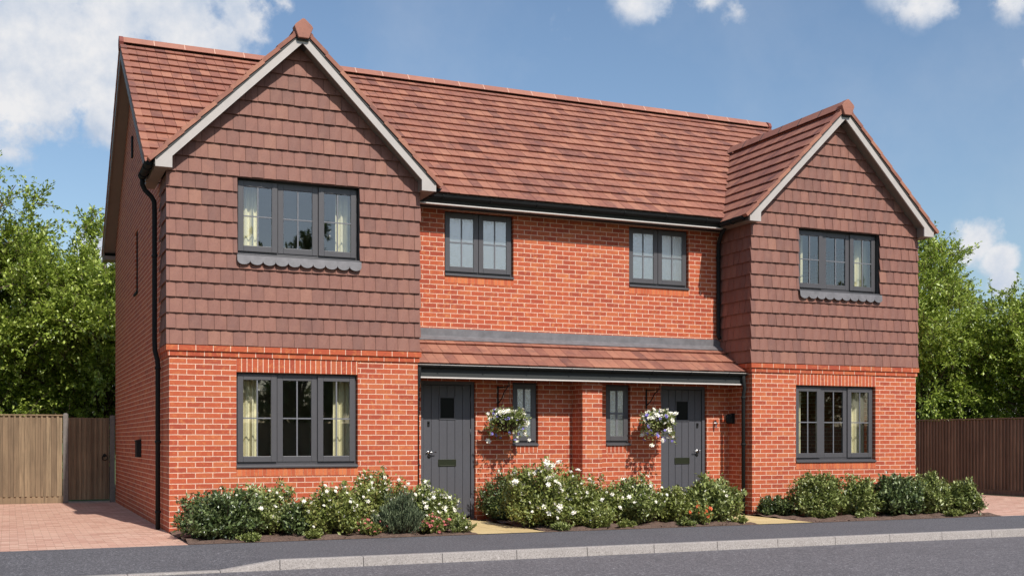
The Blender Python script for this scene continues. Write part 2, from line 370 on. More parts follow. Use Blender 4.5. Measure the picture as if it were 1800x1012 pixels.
# ---------------------------------------------------------------- tile hanging
GA = .2155; TWD = .172
def hang(mb, o, u, n, u0, u1, z0, rows, holes=(), shift=0):
    """o origin, u along the wall, n outward; camber and a slight tilt on each tile"""
    o = Vector(o); u = Vector(u); n = Vector(n)
    for r in range(rows):
        zb = z0+r*GA; off = (TWD/2 if (r+shift) % 2 else 0)
        k0 = int(math.floor((u0-off)/TWD)); k1 = int(math.ceil((u1-off)/TWD))
        for k in range(k0, k1):
            a0 = max(u0, k*TWD+off+.002); a1 = min(u1, (k+1)*TWD+off-.002)
            if a1-a0 < .015: continue
            tl = random.uniform(-.0025, .0025); zj = random.uniform(-.003, .003); lft = random.uniform(0, .004)
            rects = [(a0, a1, zb+zj, zb+GA+.012)]
            for h in holes:
                out = []
                for (p0, p1, q0, q1) in rects:
                    if p1 <= h[0] or p0 >= h[1] or q1 <= h[2] or q0 >= h[3]: out.append((p0, p1, q0, q1)); continue
                    if p0 < h[0]: out.append((p0, h[0], q0, q1))
                    if p1 > h[1]: out.append((h[1], p1, q0, q1))
                    m0, m1 = max(p0, h[0]), min(p1, h[1])
                    if q0 < h[2]: out.append((m0, m1, q0, h[2]))
                    if q1 > h[3]: out.append((m0, m1, h[3], q1))
                rects = out
            for (p0, p1, q0, q1) in rects:
                if p1-p0 < .012 or q1-q0 < .012: continue
                pm = (p0+p1)/2
                def thick(z, uu):
                    s = 1-(z-zb)/(GA+.012)
                    cam = .010*(1-((uu-(a0+a1)/2)/(TWD/2))**2)
                    return .01+.023*s+cam*s+tl*(uu-pm)/TWD*2+lft*s
                n0 = len(mb.v); cols = (p0, pm, p1)
                for z in (q0, q1):
                    for uu in cols: mb.v.append(tuple(o+u*uu+n*thick(z, uu)+Vector((0,0,z-.006*(uu == pm and z == q0)*0))))
                for z in (q0, q1):
                    for uu in cols: mb.v.append(tuple(o+u*uu+n*(thick(z, uu)-.015)+Vector((0,0,z))))
                for f in ((0,1,4,3),(1,2,5,4),(0,6,7,1),(1,7,8,2),(0,3,9,6),(2,8,11,5),(3,4,10,9),(4,5,11,10)): mb.f.append(tuple(n0+i for i in f))
for x0, hole in ((0, UL), (X2, UR)):
    cx = x0+W/2; top = AZ-.17
    mb = MB(); hang(mb, (0,0.005,0), (1,0,0), (0,-1,0), x0-.042, x0+W+.042, TZ+.012, 20, [hole])
    mb.build('tile_hanging', M['hungtile'], house, clip=[((cx,0,top), (BS,0,1)), ((cx,0,top), (-BS,0,1))])
    mb = MB(); hang(mb, (x0-.002,0,0), (0,1,0), (-1,0,0), .0, P-.13 if x0 == 0 else P, TZ+.012, 11); mb.build('tile_hanging_cheek', M['hungtile'], house)
    mb = MB(); hang(mb, (x0+W+.002,0,0), (0,1,0), (1,0,0), .0, P, TZ+.012, 11); mb.build('tile_hanging_cheek', M['hungtile'], house)

# ---------------------------------------------------------------- roofs
RG = .306; RW = .1655
def slope_tiles(mb, e, along, up, n, l0, l1, length, gauge=RG, seed=0, last=None):
    """e: point on eaves line; along: unit; up: unit vector up the slope; n: outward normal"""
    e = Vector(e); A = Vector(along); U = Vector(up); N = Vector(n); rnd = random.Random(seed)
    rows = int(math.ceil(length/gauge))
    for r in range(rows):
        s0 = r*gauge-(.03 if r == 0 else 0); s1 = min((r+1)*gauge+.03, length)
        off = (r % 2)*RW*.03
        k0 = int(math.floor((l0-off)/RW)); k1 = int(math.ceil((l1-off)/RW))
        for k in range(k0, k1):
            a0 = max(l0, k*RW+off+.0024); a1 = min(l1, (k+1)*RW+off-.0024)
            if a1-a0 < .01: continue
            j = rnd.uniform(-.003, .003); h0 = .05+rnd.uniform(-.002, .003); h1 = .016; th = .022
            pts = []
            for base in (-th, 0):
                uc = .013 if base else 0
                for (a, s, h) in ((a0, s0+j+uc, h0-(.006 if base else 0)), (a1, s0+j+uc, h0-(.006 if base else 0)), (a1, s1, h1), (a0, s1, h1)):
                    pts.append(e+A*a+U*s+N*(h+base))
            mb.hexa(pts)
# main roof
L = math.hypot(1, MS); upF = Vector((0, 1/L, MS/L)); nF = Vector((0, -MS/L, 1/L)); upB = Vector((0, -1/L, MS/L)); nB = Vector((0, MS/L, 1/L))
lenF = (MY-EY0)*L; lenB = (EY1-MY)*L
zeF = MZ-(MY-EY0)*MS; zeB = MZ-(EY1-MY)*MS
XA, XB = -.225, XR+.225
roof = MB()
th = .14
roof.prism([(EY0+.03, zeF-.0+.03*MS), (MY, MZ), (EY1-.03, zeB+.03*MS), (EY1-.03, zeB-th), (MY, MZ-th-.05), (EY0+.03, zeF-th)], XA+.02, XB-.02, 'x')
roof = roof.build('roof', M['dark'], house)
mb = MB(); slope_tiles(mb, (0, EY0, zeF), (1,0,0), upF, nF, XA+.085, XB-.085, lenF-.06, seed=1)
mb.build('roof_tiles', M['rooftile'], roof)
mb = MB(); slope_tiles(mb, (0, EY1, zeB), (1,0,0), upB, nB, XA+.085, XB-.085, lenB-.06, seed=2)
mb.build('roof_tiles', M['rooftile'], roof)
# verge tiles of the main roof
for xa, xb in ((XA-.02, XA+.083), (XB-.083, XB+.02)):
    mb = MB()
    for e, up, nn, ln in (((0,EY0,zeF), upF, nF, lenF), ((0,EY1,zeB), upB, nB, lenB)):
        e = Vector(e)
        for r in range(int(math.ceil(ln/RG))):
            s0 = r*RG-.03; s1 = min((r+1)*RG-.0305, ln-.06); pts = []
            for lo in (True, False):
                for (a, s) in ((xa, s0), (xb, s0), (xb, s1), (xa, s1)):
                    h = (.054 if s == s0 else .03)+random.uniform(0, .001)
                    pts.append(e+Vector((a,0,0))+up*s+nn*(h if not lo else h-.075))
            mb.hexa(pts)
    mb.build('verge_tiles', M['rooftile'], roof)
# barge boards and box ends on the main gables
for xa, xb in ((XA-.005, XA+.02), (XB-.02, XB+.005)):
    mb = MB(); o = .035; d = .2
    zf = lambda y: MZ-o-abs(y-MY)*MS
    mb.prism([(EY0+.05, zf(EY0+.05)), (MY, zf(MY)), (EY1+.02, zf(EY1+.02)), (EY1+.02, EZ-.01), (EY1-.28, EZ-.01), (EY1-.28, zf(EY1-.28)-d), (MY, zf(MY)-d-.03), (EY0+.3, zf(EY0+.3)-d), (EY0+.3, EZ-.01), (EY0+.05, EZ-.01)], xa, xb, 'x')
    mb.build('barge_board', M['soffit'], roof)  # darker than the bay barge boards, the side's shade put into the colour
for xa, xb in ((XA+.021, -.002), (XR+.002, XB-.021)):      # verge soffits: box ends and sloping undersides
    mb = MB(); mb.box(xa, xb, P, P+.02, EZ, EZ+.02); mb.box(xa, xb, EY1-.38, EY1+.015, EZ-.005, zeB-.07)
    for y0, y1 in ((EY0+.3, MY), (MY, EY1-.3)):
        z0 = MZ-.2-abs(y0-MY)*MS; z1 = MZ-.2-abs(y1-MY)*MS
        mb.hexa([(xa,y0,z0-.015),(xb,y0,z0-.015),(xb,y1,z1-.015),(xa,y1,z1-.015),(xa,y0,z0),(xb,y0,z0),(xb,y1,z1),(xa,y1,z1)])
    mb.build('verge_soffit', M['soffit'], roof)
# rear eaves
mb = MB(); mb.box(0, XR, D+.001, EY1, EZ-.004, EZ+.1); mb.build('rear_fascia', M['fascia'], roof)
def two_mat(name, a, b, ma, mb_, par):
    k = len(a.v); nf = len(a.f); a.v += b.v; a.f += [tuple(i+k for i in f) for f in b.f]
    o = a.build(name, ma, par); o.data.materials.append(mb_)
    for p in o.data.polygons:
        if p.index >= nf: p.material_index = 1
    return o
# ridge tiles
def ridge(p0, p1, step, down, wside, name='ridge_tiles', drop=.1):
    """inverted V units from p0 to p1 with mortar bands"""
    p0 = Vector(p0); p1 = Vector(p1); d = (p1-p0); n = max(1, round(d.length/step)); d = d/n
    side = Vector((-d.y, d.x, 0)).normalized(); mb = MB(); mm = MB()
    for i in range(n):
        for (m, t0, t1, g) in ((mb, .0, 1-.03, 0), (mm, 1-.03, 1.0, .004)):
            if m is mm and i == n-1: continue
            a = p0+d*(i+t0); b = p0+d*(i+t1); t_ = .022
            prof = [(-wside-g, -down-g*0), (-wside*.55, -down*.38+g), (-.035, 0+g), (.035, 0+g), (wside*.55, -down*.38+g), (wside+g, -down), (wside-t_, -down), (0, -t_*1.6), (-wside+t_, -down)]
            nn = len(m.v); k = len(prof)
            for q in (a, b):
                for (s, h) in prof: m.v.append(tuple(q+side*s+Vector((0,0,h+(random.uniform(-.001,.001) if q is a else 0)))))
            m.f.append(tuple(nn+j for j in range(k))); m.f.append(tuple(nn+k+j for j in reversed(range(k))))
            for j in range(k): jj = (j+1) % k; m.f.append((nn+j, nn+k+j, nn+k+jj, nn+jj))
    two_mat(name, mb, mm, M['ridgetile'], M['mortar'], roof)
RT = MZ+.115
ridge((XA+.04, MY, RT), (XB-.04, MY, RT), .53, .12, .14)
for xa, xb in ((XA-.03, XA+.04), (XB-.04, XB+.03)):      # end caps
    mb = MB(); mb.prism([(MY-.135, RT-.11), (MY-.10, RT-.03), (MY, RT+.018), (MY+.10, RT-.03), (MY+.135, RT-.11), (MY+.08, RT-.22), (MY-.08, RT-.22)], xa, xb, 'x'); mb.build('ridge_end_cap', M['terracotta_dark'], roof)

# bay roofs
def bay_roof(x0):
    cx = x0+W/2; half = W/2+.25; L2 = math.hypot(1, BS); ze = AZ-half*BS; yf = -.235
    yb = MY-(MZ-AZ)/MS+.35
    mainpl = ((0, MY, MZ-.02), (0, MS, -1))     # clear_outer: the side below the main roof surface
    mb = MB(); t_ = .13
    mb.prism([(cx-half+.03, ze+.03*BS), (cx, AZ), (cx+half-.03, ze+.03*BS), (cx+half-.03, ze-.06), (cx, AZ-t_-.04), (cx-half+.03, ze-.06)], yf+.03, yb, 'y')
    rf = mb.build('bay_roof', M['dark'], house, clip=[mainpl])
    for sg in (-1, 1):
        up = Vector((-sg/L2, 0, BS/L2)); nn = Vector((sg*BS/L2, 0, 1/L2)); e = (cx+sg*half, 0, ze)
        mb = MB(); slope_tiles(mb, e, (0,1,0), up, nn, yf+.09, yb, half*L2-.05, seed=5+sg+int(x0))
        mb.build('roof_tiles', M['rooftile'], rf, clip=[mainpl])
        mb = MB(); ln = half*L2; ee = Vector(e)
        for r in range(int(math.ceil(ln/RG))):
            s0 = r*RG-.03; s1 = min((r+1)*RG-.0305, ln-.03); pts = []
            for lo in (True, False):
                for (a, s) in ((yf-.032, s0), (yf+.088, s0), (yf+.088, s1), (yf-.032, s1)):
                    h = .06 if s == s0 else .046
                    pts.append(ee+Vector((0,a,0))+up*s+nn*(h if not lo else h-.057))
            mb.hexa(pts)
        mb.build('verge_tiles', M['rooftile'], rf)
        mb = MB(); pts = []                              # strip above the barge board, verge tile shadow put into its dark colour
        for h in (-.03, .0):
            for (a, s) in ((yf-.012, .05), (yf+.03, .05), (yf+.03, ln-.1), (yf-.012, ln-.1)): pts.append(ee+Vector((0,a,0))+up*s+nn*h)
        mb.hexa(pts); mb.build('undercloak_shade', M['dark'], rf)
        # barge board with its boxed foot
        oz = AZ-.02; fo = cx+sg*2.0; fi = cx+sg*1.779
        mb = MB(); mb.prism([(fo, 4.951), (fo, oz-2.0*BS+.0), (cx, oz), (cx, 6.873), (fi, 6.873-1.779*BS), (fi, 4.951)] if sg < 0 else [(fi, 4.951), (fi, 6.873-1.779*BS), (cx, 6.873), (cx, oz), (fo, oz-2.0*BS), (fo, 4.951)], yf, yf+.028, 'y')
        mb.build('barge_board', M['barge'], rf)
        # gable soffit under the overhang
        z0 = 6.873-1.779*BS+.02; mb = MB()
        mb.hexa([(fi, yf+.029, z0-.0), (cx, yf+.029, 6.893), (cx, -.0, 6.893), (fi, -.0, z0), (fi, yf+.029, z0+.02), (cx, yf+.029, 6.913), (cx, 0, 6.913), (fi, 0, z0+.02)]); mb.build('gable_soffit', M['soffit'], rf)
        # box eaves running back along the cheek
        ysend = P+.35 if (sg < 0 and x0 == 0) or (sg > 0 and x0 > 0) else EY0+.06
        xi = cx+sg*(W/2+.045); a, b = sorted((fo, xi)); zt = AZ-.05-2.0*BS
        mb = MB(); mb.box(a+.002, b, -.205, ysend, 4.955, zt); xi2 = cx+sg*1.79; a, b = sorted((fi, xi)); mb.box(a, b, -.205, -.045, 4.955, z0)
        mb.build('box_eaves', M['soffit'], rf)
    nseg = [cx]
    mb = MB(); h = AZ+.12
    ridge_y1 = MY-(MZ-AZ)/MS-.02
    n = 6
    st = (ridge_y1-(yf+.02))/n; rnd = random.Random(3)
    tl = MB(); mo = MB()
    for i in range(n):
        for (m, t0, t1, g) in ((tl, 0, .965, 0), (mo, .965, 1, .003)):
            if m is mo and i == n-1: continue
            y0, y1 = yf+.02+st*(i+t0), yf+.02+st*(i+t1)
            m.prism([(cx-.14-g, h-.15), (cx-.035, h+g), (cx+.035, h+g), (cx+.14+g, h-.15), (cx+.115, h-.15), (cx, h-.035), (cx-.115, h-.15)], y0, y1, 'y')
    two_mat('ridge_tiles', tl, mo, M['ridgetile'], M['dark'], rf)
    mb = MB(); mb.prism([(cx-.075, 6.925), (cx-.135, 7.08), (cx-.11, 7.115), (cx-.015, 7.197), (cx+.015, 7.197), (cx+.11, 7.115), (cx+.135, 7.08), (cx+.075, 6.925)], -.31, yf+.06, 'y'); mb.build('ridge_end_cap', M['ridgetile'], rf, bevel=.008)
    mb = MB(); mb.box(cx-.085, cx+.085, yf-.03, yf-.002, 6.9, 6.95); mb.build('ridge_packer', M['fascia'], rf)
    return rf
bay_roof(0); bay_roof(X2)

# main eaves between the bays: fascia, soffit, gutter
gx0, gx1 = W+.215, X2-.215
mb = MB(); mb.box(gx0, gx1, EY0+.02, EY0+.045, EZ, zeF+.0); mb.build('fascia_board', M['fascia'], house)
mb = MB(); mb.box(gx0, gx1, EY0-.035, EY0+.046, EZ-.03, EZ-.013); mb.build('fascia_trim', M['trim'], house)
mb = MB(); mb.box(W, X2, EY0+.05, P-.002, EZ-.012, EZ+.01); mb.build('eaves_soffit', M['fascia'], house)

def gutter(p0, p1, r=.056, mat='black', rim=None, brackets=0, nout=(0,-1,0), name='gutter'):
    """half round gutter from p0 to p1 (centre line at the rim)"""
    p0 = Vector(p0); p1 = Vector(p1); n = Vector(nout); mb = MB(); d = (p1-p0)
    ang = [math.pi*k/10 for k in range(11)]
    prof = [(-math.cos(a)*r, -math.sin(a)*r) for a in ang] + [(math.cos(a)*(r-.005), -math.sin(a)*(r-.005)) for a in ang]
    nn = len(mb.v); k = len(prof)
    for q in (p0, p1):
        for (s, h) in prof: mb.v.append(tuple(q+n*s+Vector((0,0,h))))
    for j in range(k): jj = (j+1) % k; mb.f.append((nn+j, nn+k+j, nn+k+jj, nn+jj))
    mb.f.append(tuple(nn+j for j in range(k))); mb.f.append(tuple(nn+k+j for j in reversed(range(k))))
    for q in (p0, p1):      # stop ends
        s = .006*(1 if q is p0 else -1); dd = d.normalized()*s
        m0 = len(mb.v)
        for a in ang: mb.v.append(tuple(q+n*(-math.cos(a)*r)+Vector((0,0,-math.sin(a)*r))))
        for a in ang: mb.v.append(tuple(q+dd+n*(-math.cos(a)*r)+Vector((0,0,-math.sin(a)*r))))
        mb.f.append(tuple(m0+i for i in range(11))); mb.f.append(tuple(m0+11+i for i in reversed(range(11))))
    o = mb.build(name, M[mat], house, smooth=False)
    rimmb = MB(); e = n*(r+.001); rimmb.tube([p0+e, p1+e], .006, 8); rimmb.build('gutter_rim', M[rim or mat], o, smooth=True)
    if brackets:
        for i in range(brackets):
            q = p0.lerp(p1, (i+.5)/brackets); bm_ = MB(); rr = r+.007
            pr_ = [q+n*(-math.cos(a)*rr)+Vector((0,0,-math.sin(a)*rr)) for a in ang]
            bm_.tube(pr_, .009, 6); bm_.build('gutter_bracket', M[mat], o, smooth=True)
    return o
gutter((gx0-.02, EY0-.042, zeF-.03), (gx1+.04, EY0-.042, zeF-.03), r=.058, brackets=7)
# bay cheek gutters
zb = AZ-(W/2+.25)*BS-.005
gutter((-.275, -.13, zb), (-.275, .78, zb-.01), nout=(-1,0,0), brackets=2)
gutter((W+.275, -.13, zb), (W+.275, .5, zb-.01), nout=(1,0,0), brackets=1)
gutter((X2-.275, -.13, zb), (X2-.275, .5, zb-.01), nout=(-1,0,0), brackets=1)
gutter((XR+.275, -.13, zb), (XR+.275, .78, zb-.01), nout=(1,0,0), brackets=2)

def downpipe(pts, r=.034, clips=()):
    mb = MB(); mb.tube(pts, r, 12); o = mb.build('downpipe', M['black'], house, smooth=True)
    for c in clips:
        m = MB(); m.lathe([(r+.001,-.02),(r+.009,-.018),(r+.009,.018),(r+.001,.02)], c, 14); m.build('pipe_clip', M['black'], o, smooth=True)
    return o
downpipe([(-.275,.74,zb-.05),(-.275,.74,zb-.14),(-.24,.75,zb-.21),(-.15,.77,zb-.29),(-.11,.78,zb-.36),(-.105,.78,zb-.5),(-.105,.78,2.7),(-.1,.78,2.55),(-.066,.78,2.42),(-.06,.78,2.34),(-.06,.78,.0)], clips=[(-.105,.78,3.9),(-.06,.78,2.3),(-.06,.78,1.25),(-.06,.78,.25)])
downpipe([(XR+.275,.74,zb-.05),(XR+.275,.74,zb-.14),(XR+.15,.77,zb-.29),(XR+.105,.78,zb-.45),(XR+.105,.78,2.6),(XR+.06,.78,2.4),(XR+.06,.78,.0)])
downpipe([(9.42,EY0-.045,zeF-.06),(9.42,EY0-.045,zeF-.13),(9.43,.7,4.88),(9.49,.86,4.78),(9.5,.9,4.7),(9.5,.9,3.13),(9.5,.86,3.06)], clips=[(9.5,.9,4.5),(9.5,.9,3.7)])
downpipe([(W+.1,EY0-.045,zeF-.06),(W+.1,EY0-.045,zeF-.13),(W+.1,.68,4.92)], r=.03)

# ---------------------------------------------------------------- porch canopy
cy0, cy1 = .19, P-.002; cz0, cz1 = 2.435, 2.885; CS = (cz1-cz0)/(cy1-cy0)
canopy = MB(); canopy.prism([(cy0, cz0), (cy1, cz1), (cy1, 2.62), (Q-.003, 2.62), (Q-.003, 2.24), (cy0+.03, 2.24), (cy0+.03, cz0-.02)], W+.002, X2-.06, 'x')
canopy = canopy.build('porch_canopy', M['fascia'], house)
LC = math.hypot(1, CS); mb = MB()
slope_tiles(mb, (0, cy0-.03, cz0-.03*CS), (1,0,0), (0,1/LC,CS/LC), (0,-CS/LC,1/LC), W+.006, X2-.045, (cy1-cy0+.03)*LC-.02, gauge=.33, seed=9)
mb.build('canopy_tiles', M['rooftile'], canopy)
mb = MB(); 
pts = []
for h in (.05, .058):
    for (x, s) in ((W+.003, .82), (X2-.02, .82), (X2-.02, .995), (W+.003, .995)):
        y = cy0+s*(cy1-cy0); pts.append((x, y-.0, cz0+CS*(y-cy0)+h))
mb.hexa(pts); mb.box(W+.003, X2-.003, P-.012, P-.001, 2.93, 3.05); mb.build('lead_flashing', M['lead'], canopy)
mb = MB(); mb.box(W+.01, X2-.055, cy0-.0, cy0+.028, 2.235, cz0-.015); mb.build('canopy_fascia', M['fascia'], canopy)
mb = MB(); mb.box(W+.08, X2-.09, cy0-.022, cy0+.03, 2.214, 2.234); mb.build('canopy_trim', M['trim'], canopy)
gutter((W+.02, cy0-.05, 2.41), (X2-.03, cy0-.05, 2.41), r=.046, rim='trim', brackets=8)  # pale rim colour stands in for sun glinting off the gutter edge
downpipe([(W+.07, cy0-.05, 2.37),(W+.07, cy0-.05, 2.3),(W+.055,.12,2.16),(W+.05,.17,2.05),(W+.05,.17,0)], r=.032, clips=[(W+.05,.17,1.9),(W+.05,.17,.9)])
downpipe([(X2-.08, cy0-.05, 2.37),(X2-.08, cy0-.05, 2.3),(X2-.07,.12,2.16),(X2-.06,.17,2.05),(X2-.06,.17,0)], r=.032, clips=[(X2-.06,.17,2.0),(X2-.06,.17,1.2),(X2-.06,.17,.4)])

# ---------------------------------------------------------------- windows
def frame_ring(mb, x0, x1, z0, z1, w, y0, y1):
    mb.box(x0, x0+w, y0, y1, z0, z1); mb.box(x1-w, x1, y0, y1, z0, z1)
    mb.box(x0+w, x1-w, y0, y1, z0, z0+w); mb.box(x0+w, x1-w, y0, y1, z1-w, z1)
def window(ext, y, n, curt=(), glass='glass', proud=(0,2), sill=True, rec=.075, bars=True, sillp=.03, bw=.018):
    x0, x1, z0, z1 = ext; zs = z0+.055 if sill else z0
    wn = empty('window', ((x0+x1)/2, y, z0)); wn.parent = house
    def B(mb, name, mat, bevel=0):
        o = mb.build(name, M[mat], wn, bevel=bevel); o.location = (-(x0+x1)/2, -y, -z0); return o
    yf = y+rec; fw = .045
    mb = MB(); frame_ring(mb, x0+.002, x1-.002, zs, z1-.002, fw, yf, yf+.07)
    cw = (x1-x0)/n
    for i in range(1, n): mb.box(x0+cw*i-.02, x0+cw*i+.02, yf+.001, yf+.069, zs+fw, z1-.002-fw)
    B(mb, 'frame', 'anthracite', .004)
    for i in range(n):
        a = x0+cw*i+(fw*.55 if i == 0 else .004); b = x0+cw*(i+1)-(fw*.55 if i == n-1 else .004)
        ya = yf-(.03 if i in proud else .012); c0, c1 = zs+.026, z1-.022
        mb = MB(); frame_ring(mb, a, b, c0, c1, .082, ya, ya+.05); B(mb, 'sash', 'anthracite', .005)
        ga, gb, gc, gd = a+.082, b-.082, c0+.082, c1-.082
        mb = MB(); mb.box(ga-.005, gb+.005, ya+.018, ya+.034, gc-.005, gd+.005); B(mb, 'pane', glass)
        if bars:
            mb = MB(); xm = (ga+gb)/2; zm = (gc+gd)/2
            mb.box(xm-bw/2, xm+bw/2, ya+.006, ya+.017, gc, gd); mb.box(ga, xm-bw/2, ya+.0065, ya+.0165, zm-bw/2, zm+bw/2); mb.box(xm+bw/2, gb, ya+.0065, ya+.0165, zm-bw/2, zm+bw/2)
            B(mb, 'glazing_bar', 'bar')
    if sill:
        mb = MB(); mb.prism([(y-sillp, z0+.001), (y-sillp, z0+.03), (yf+.001, zs), (yf+.06, zs), (yf+.06, z0+.001)], x0+.001, x1-.001, 'x'); B(mb, 'sill', 'anthracite', .003)
    for (a, b) in curt:
        mb = MB(); N_ = int((b-a)*90); ph = random.random()*6
        f_ = [( a+(b-a)*i/N_, y+.36+.028*math.sin(i*.78+ph)+.01*math.sin(i*.31)) for i in range(N_+1)]
        zz0, zz1 = z0-.12, z1+.08
        for i in range(N_):
            (xa, ya_), (xb, yb_) = f_[i], f_[i+1]
            mb.hexa([(xa,ya_,zz0),(xb,yb_,zz0),(xb,yb_+.006,zz0),(xa,ya_+.006,zz0),(xa,ya_,zz1),(xb,yb_,zz1),(xb,yb_+.006,zz1),(xa,ya_+.006,zz1)])
        B(mb, 'curtain', 'curtain')
    return wn
M['bar'] = plain('grey_glazing_bar', srgb(112,112,116), .4, 12, .04, .02)
def curts(e): return [(e[0]-.12, e[0]+.36), (e[1]-.27, e[1]+.2)]
for e in (GL, GR, UL, UR):
    up_ = e[2] > 3; window(e, 0, 3, curts(e), sillp=.03, rec=.105 if up_ else .085)
for e in (ML, MR): window(e, P, 2, (), 'frost', proud=(0,1))
for e in (SL, SR): window(e, Q, 1, (), 'frost', proud=(0,), rec=.07, bw=.03)
# narrow side window
wn = empty('window', (0, (SW[0]+SW[1])/2, SW[2])); wn.parent = house
mb = MB()
for (y0, y1, z0, z1) in ((SW[0],SW[0]+.05,SW[2],SW[3]), (SW[1]-.05,SW[1],SW[2],SW[3]), (SW[0]+.05,SW[1]-.05,SW[2],SW[2]+.05), (SW[0]+.05,SW[1]-.05,SW[3]-.05,SW[3])): mb.box(.02, .09, y0, y1, z0, z1)
o = mb.build('frame', M['black'], wn); o.location = (0, -(SW[0]+SW[1])/2, -SW[2])
mb = MB(); mb.box(.05, .06, SW[0]+.04, SW[1]-.04, SW[2]+.04, SW[3]-.04); o = mb.build('pane', M['frost'], wn); o.location = (0, -(SW[0]+SW[1])/2, -SW[2])
mb = MB(); mb.box(-.03, .06, SW[0]-.02, SW[1]+.02, SW[2]-.04, SW[2]-.001); o = mb.build('sill', M['black'], wn); o.location = (0, -(SW[0]+SW[1])/2, -SW[2])

# scalloped lead aprons under the upper bay windows
for e in (UL, UR):
    mb = MB(); n = 10; x0, x1 = e[0]-.01, e[1]+.012; st = (x1-x0)/n; zt = e[2]+.004; zm = zt-.075
    ysf = lambda z: -.062-.02*(zt-z)/.15
    pts = []
    for i in range(n):
        cxx = x0+st*(i+.5)
        for k in range(9):
            a = math.pi*(1-k/8); pts.append((cxx+math.cos(a)*st/2*.995, zm-math.sin(a)*.058))
    poly = [(x0, zt)] + pts + [(x1, zt)]
    n0 = len(mb.v); k = len(poly)
    for dy in (0, -.006): mb.v += [(px_, ysf(pz)+dy, pz) for (px_, pz) in poly]
    # triangulated strips: one strip per scallop column
    def fan(offs, rev):
        base = n0+offs
        for i in range(n):
            ids = [base+1+i*9+j for j in range(9)]
            mb.f.append(tuple(reversed(ids)) if rev else tuple(ids))
    fan(0, True); fan(k, False)
    for i in range(n):
        a, b = n0+1+i*9, n0+1+i*9+8
        xa, xb = mb.v[a][0], mb.v[b][0]
        q = len(mb.v)
        for dy in (0, -.006): mb.v += [(xa, ysf(zm)+dy, zm), (xb, ysf(zm)+dy, zm), (xb+.0011, ysf(zt)+dy, zt), (xa-.0011, ysf(zt)+dy, zt)]
        mb.f += [(q, q+1, q+2, q+3), (q+7, q+6, q+5, q+4)]
    for j in range(1, k-2): mb.f.append((n0+j, n0+j+1, n0+k+j+1, n0+k+j))
    mb.build('lead_apron', M['lead'], house)
    mb = MB(); mb.box(x0, x1, -.066, .05, zt-.004, zt+.006); mb.build('apron_cap', M['anthracite'], house)

# ---------------------------------------------------------------- doors
def door(ext, flip):
    x0, x1, z0, z1 = ext; dr = empty('front_door', ((x0+x1)/2, Q, 0)); dr.parent = house; ox = (x0+x1)/2
    def B(mb, name, mat, bevel=0, smooth=False, par=None):
        o = mb.build(name, M[mat], dr, bevel=bevel, smooth=smooth); o.location = (-ox, -Q, 0); return o
    y = Q+.05; mb = MB(); f = .058
    mb.box(x0+.002, x0+f, y, y+.08, z0, z1-.002); mb.box(x1-f, x1-.002, y, y+.08, z0, z1-.002); mb.box(x0+f, x1-f, y, y+.08, z1-f, z1-.002); B(mb, 'door_frame', 'doorpaint', .004)
    a, b = x0+f+.004, x1-f-.004; c, d = z0+.03, z1-f-.006; n = 6; pw = (b-a)/n
    gx = (a+b)/2; g0, g1, gz0, gz1 = gx-.115, gx+.115, 1.62, 1.94
    mb = MB()
    for i in range(n):
        p0, p1 = a+pw*i+.003, a+pw*(i+1)-.003
        segs = [(c, d)]
        if p1 > g0+.01 and p0 < g1-.01: segs = [(c, gz0), (gz1, d)]
        for (s0, s1) in segs: mb.box(p0, p1, y+.02, y+.06, s0, s1)
    B(mb, 'door_leaf', 'doorpaint', .004)
    mb = MB(); mb.box(a, b, y+.032, y+.056, c+.001, gz0-.001); mb.box(a, b, y+.032, y+.056, gz1+.001, d-.001); B(mb, 'door_core', 'doorpaint')
    mb = MB(); frame_ring(mb, g0-.022, g1+.022, gz0-.022, gz1+.022, .022, y+.006, y+.03); B(mb, 'glazing_frame', 'doorpaint', .003)
    mb = MB(); mb.box(g0, g1, y+.022, y+.03, gz0, gz1); B(mb, 'door_glass', 'glassdark')
    mb = MB(); frame_ring(mb, gx-.15, gx+.15, .86, .97, .018, y+.008, y+.022); mb.box(gx-.132, gx+.132, y+.012, y+.02, .878, .952); B(mb, 'letter_plate', 'brass', .003)
    hx = (a+.085) if not flip else (b-.085); s = 1 if not flip else -1
    mb = MB(); mb.lathe([(.0,-.012),(.026,-.012),(.028,0)], (hx, y+.018, 1.085), 16, 'y'); mb.tube([(hx, y+.01, 1.085), (hx, y-.035, 1.085), (hx+s*.015, y-.042, 1.085), (hx+s*.11, y-.042, 1.085)], .0085, 8); mb.tube([(hx-.02*s, y+.01, 1.085), (hx-.04*s, y-.02, 1.085)], .009, 8); B(mb, 'door_handle', 'chrome', 0, True)
    mb = MB(); mb.lathe([(.0,-.02),(.022,-.018),(.03,-.004),(.03,.0)], (hx+.01*s, y+.018, 1.02), 16, 'y'); B(mb, 'lock_cylinder', 'black', 0, True)
    mb = MB(); mb.box(hx-.018, hx+.018, y+.004, y+.02, 1.49, 1.57); mb.lathe([(0,-.018),(.014,-.016),(.016,0)], (hx, y+.004, 1.55), 12, 'y'); B(mb, 'spy_plate', 'black', .004)
    hh = b+.002 if not flip else a-.002
    for hz in (.3, 1.4, 1.93): mb = MB(); mb.tube([(hh, y+.012, hz-.05), (hh, y+.012, hz+.05)], .009, 8); B(mb, 'hinge', 'doorpaint', 0, True)
    mb = MB(); mb.box(x0+.003, x1-.003, Q-.03, y+.08, -.02, z0-.001); B(mb, 'threshold', 'dark', .004)
door(DL, False); door(DR, True)

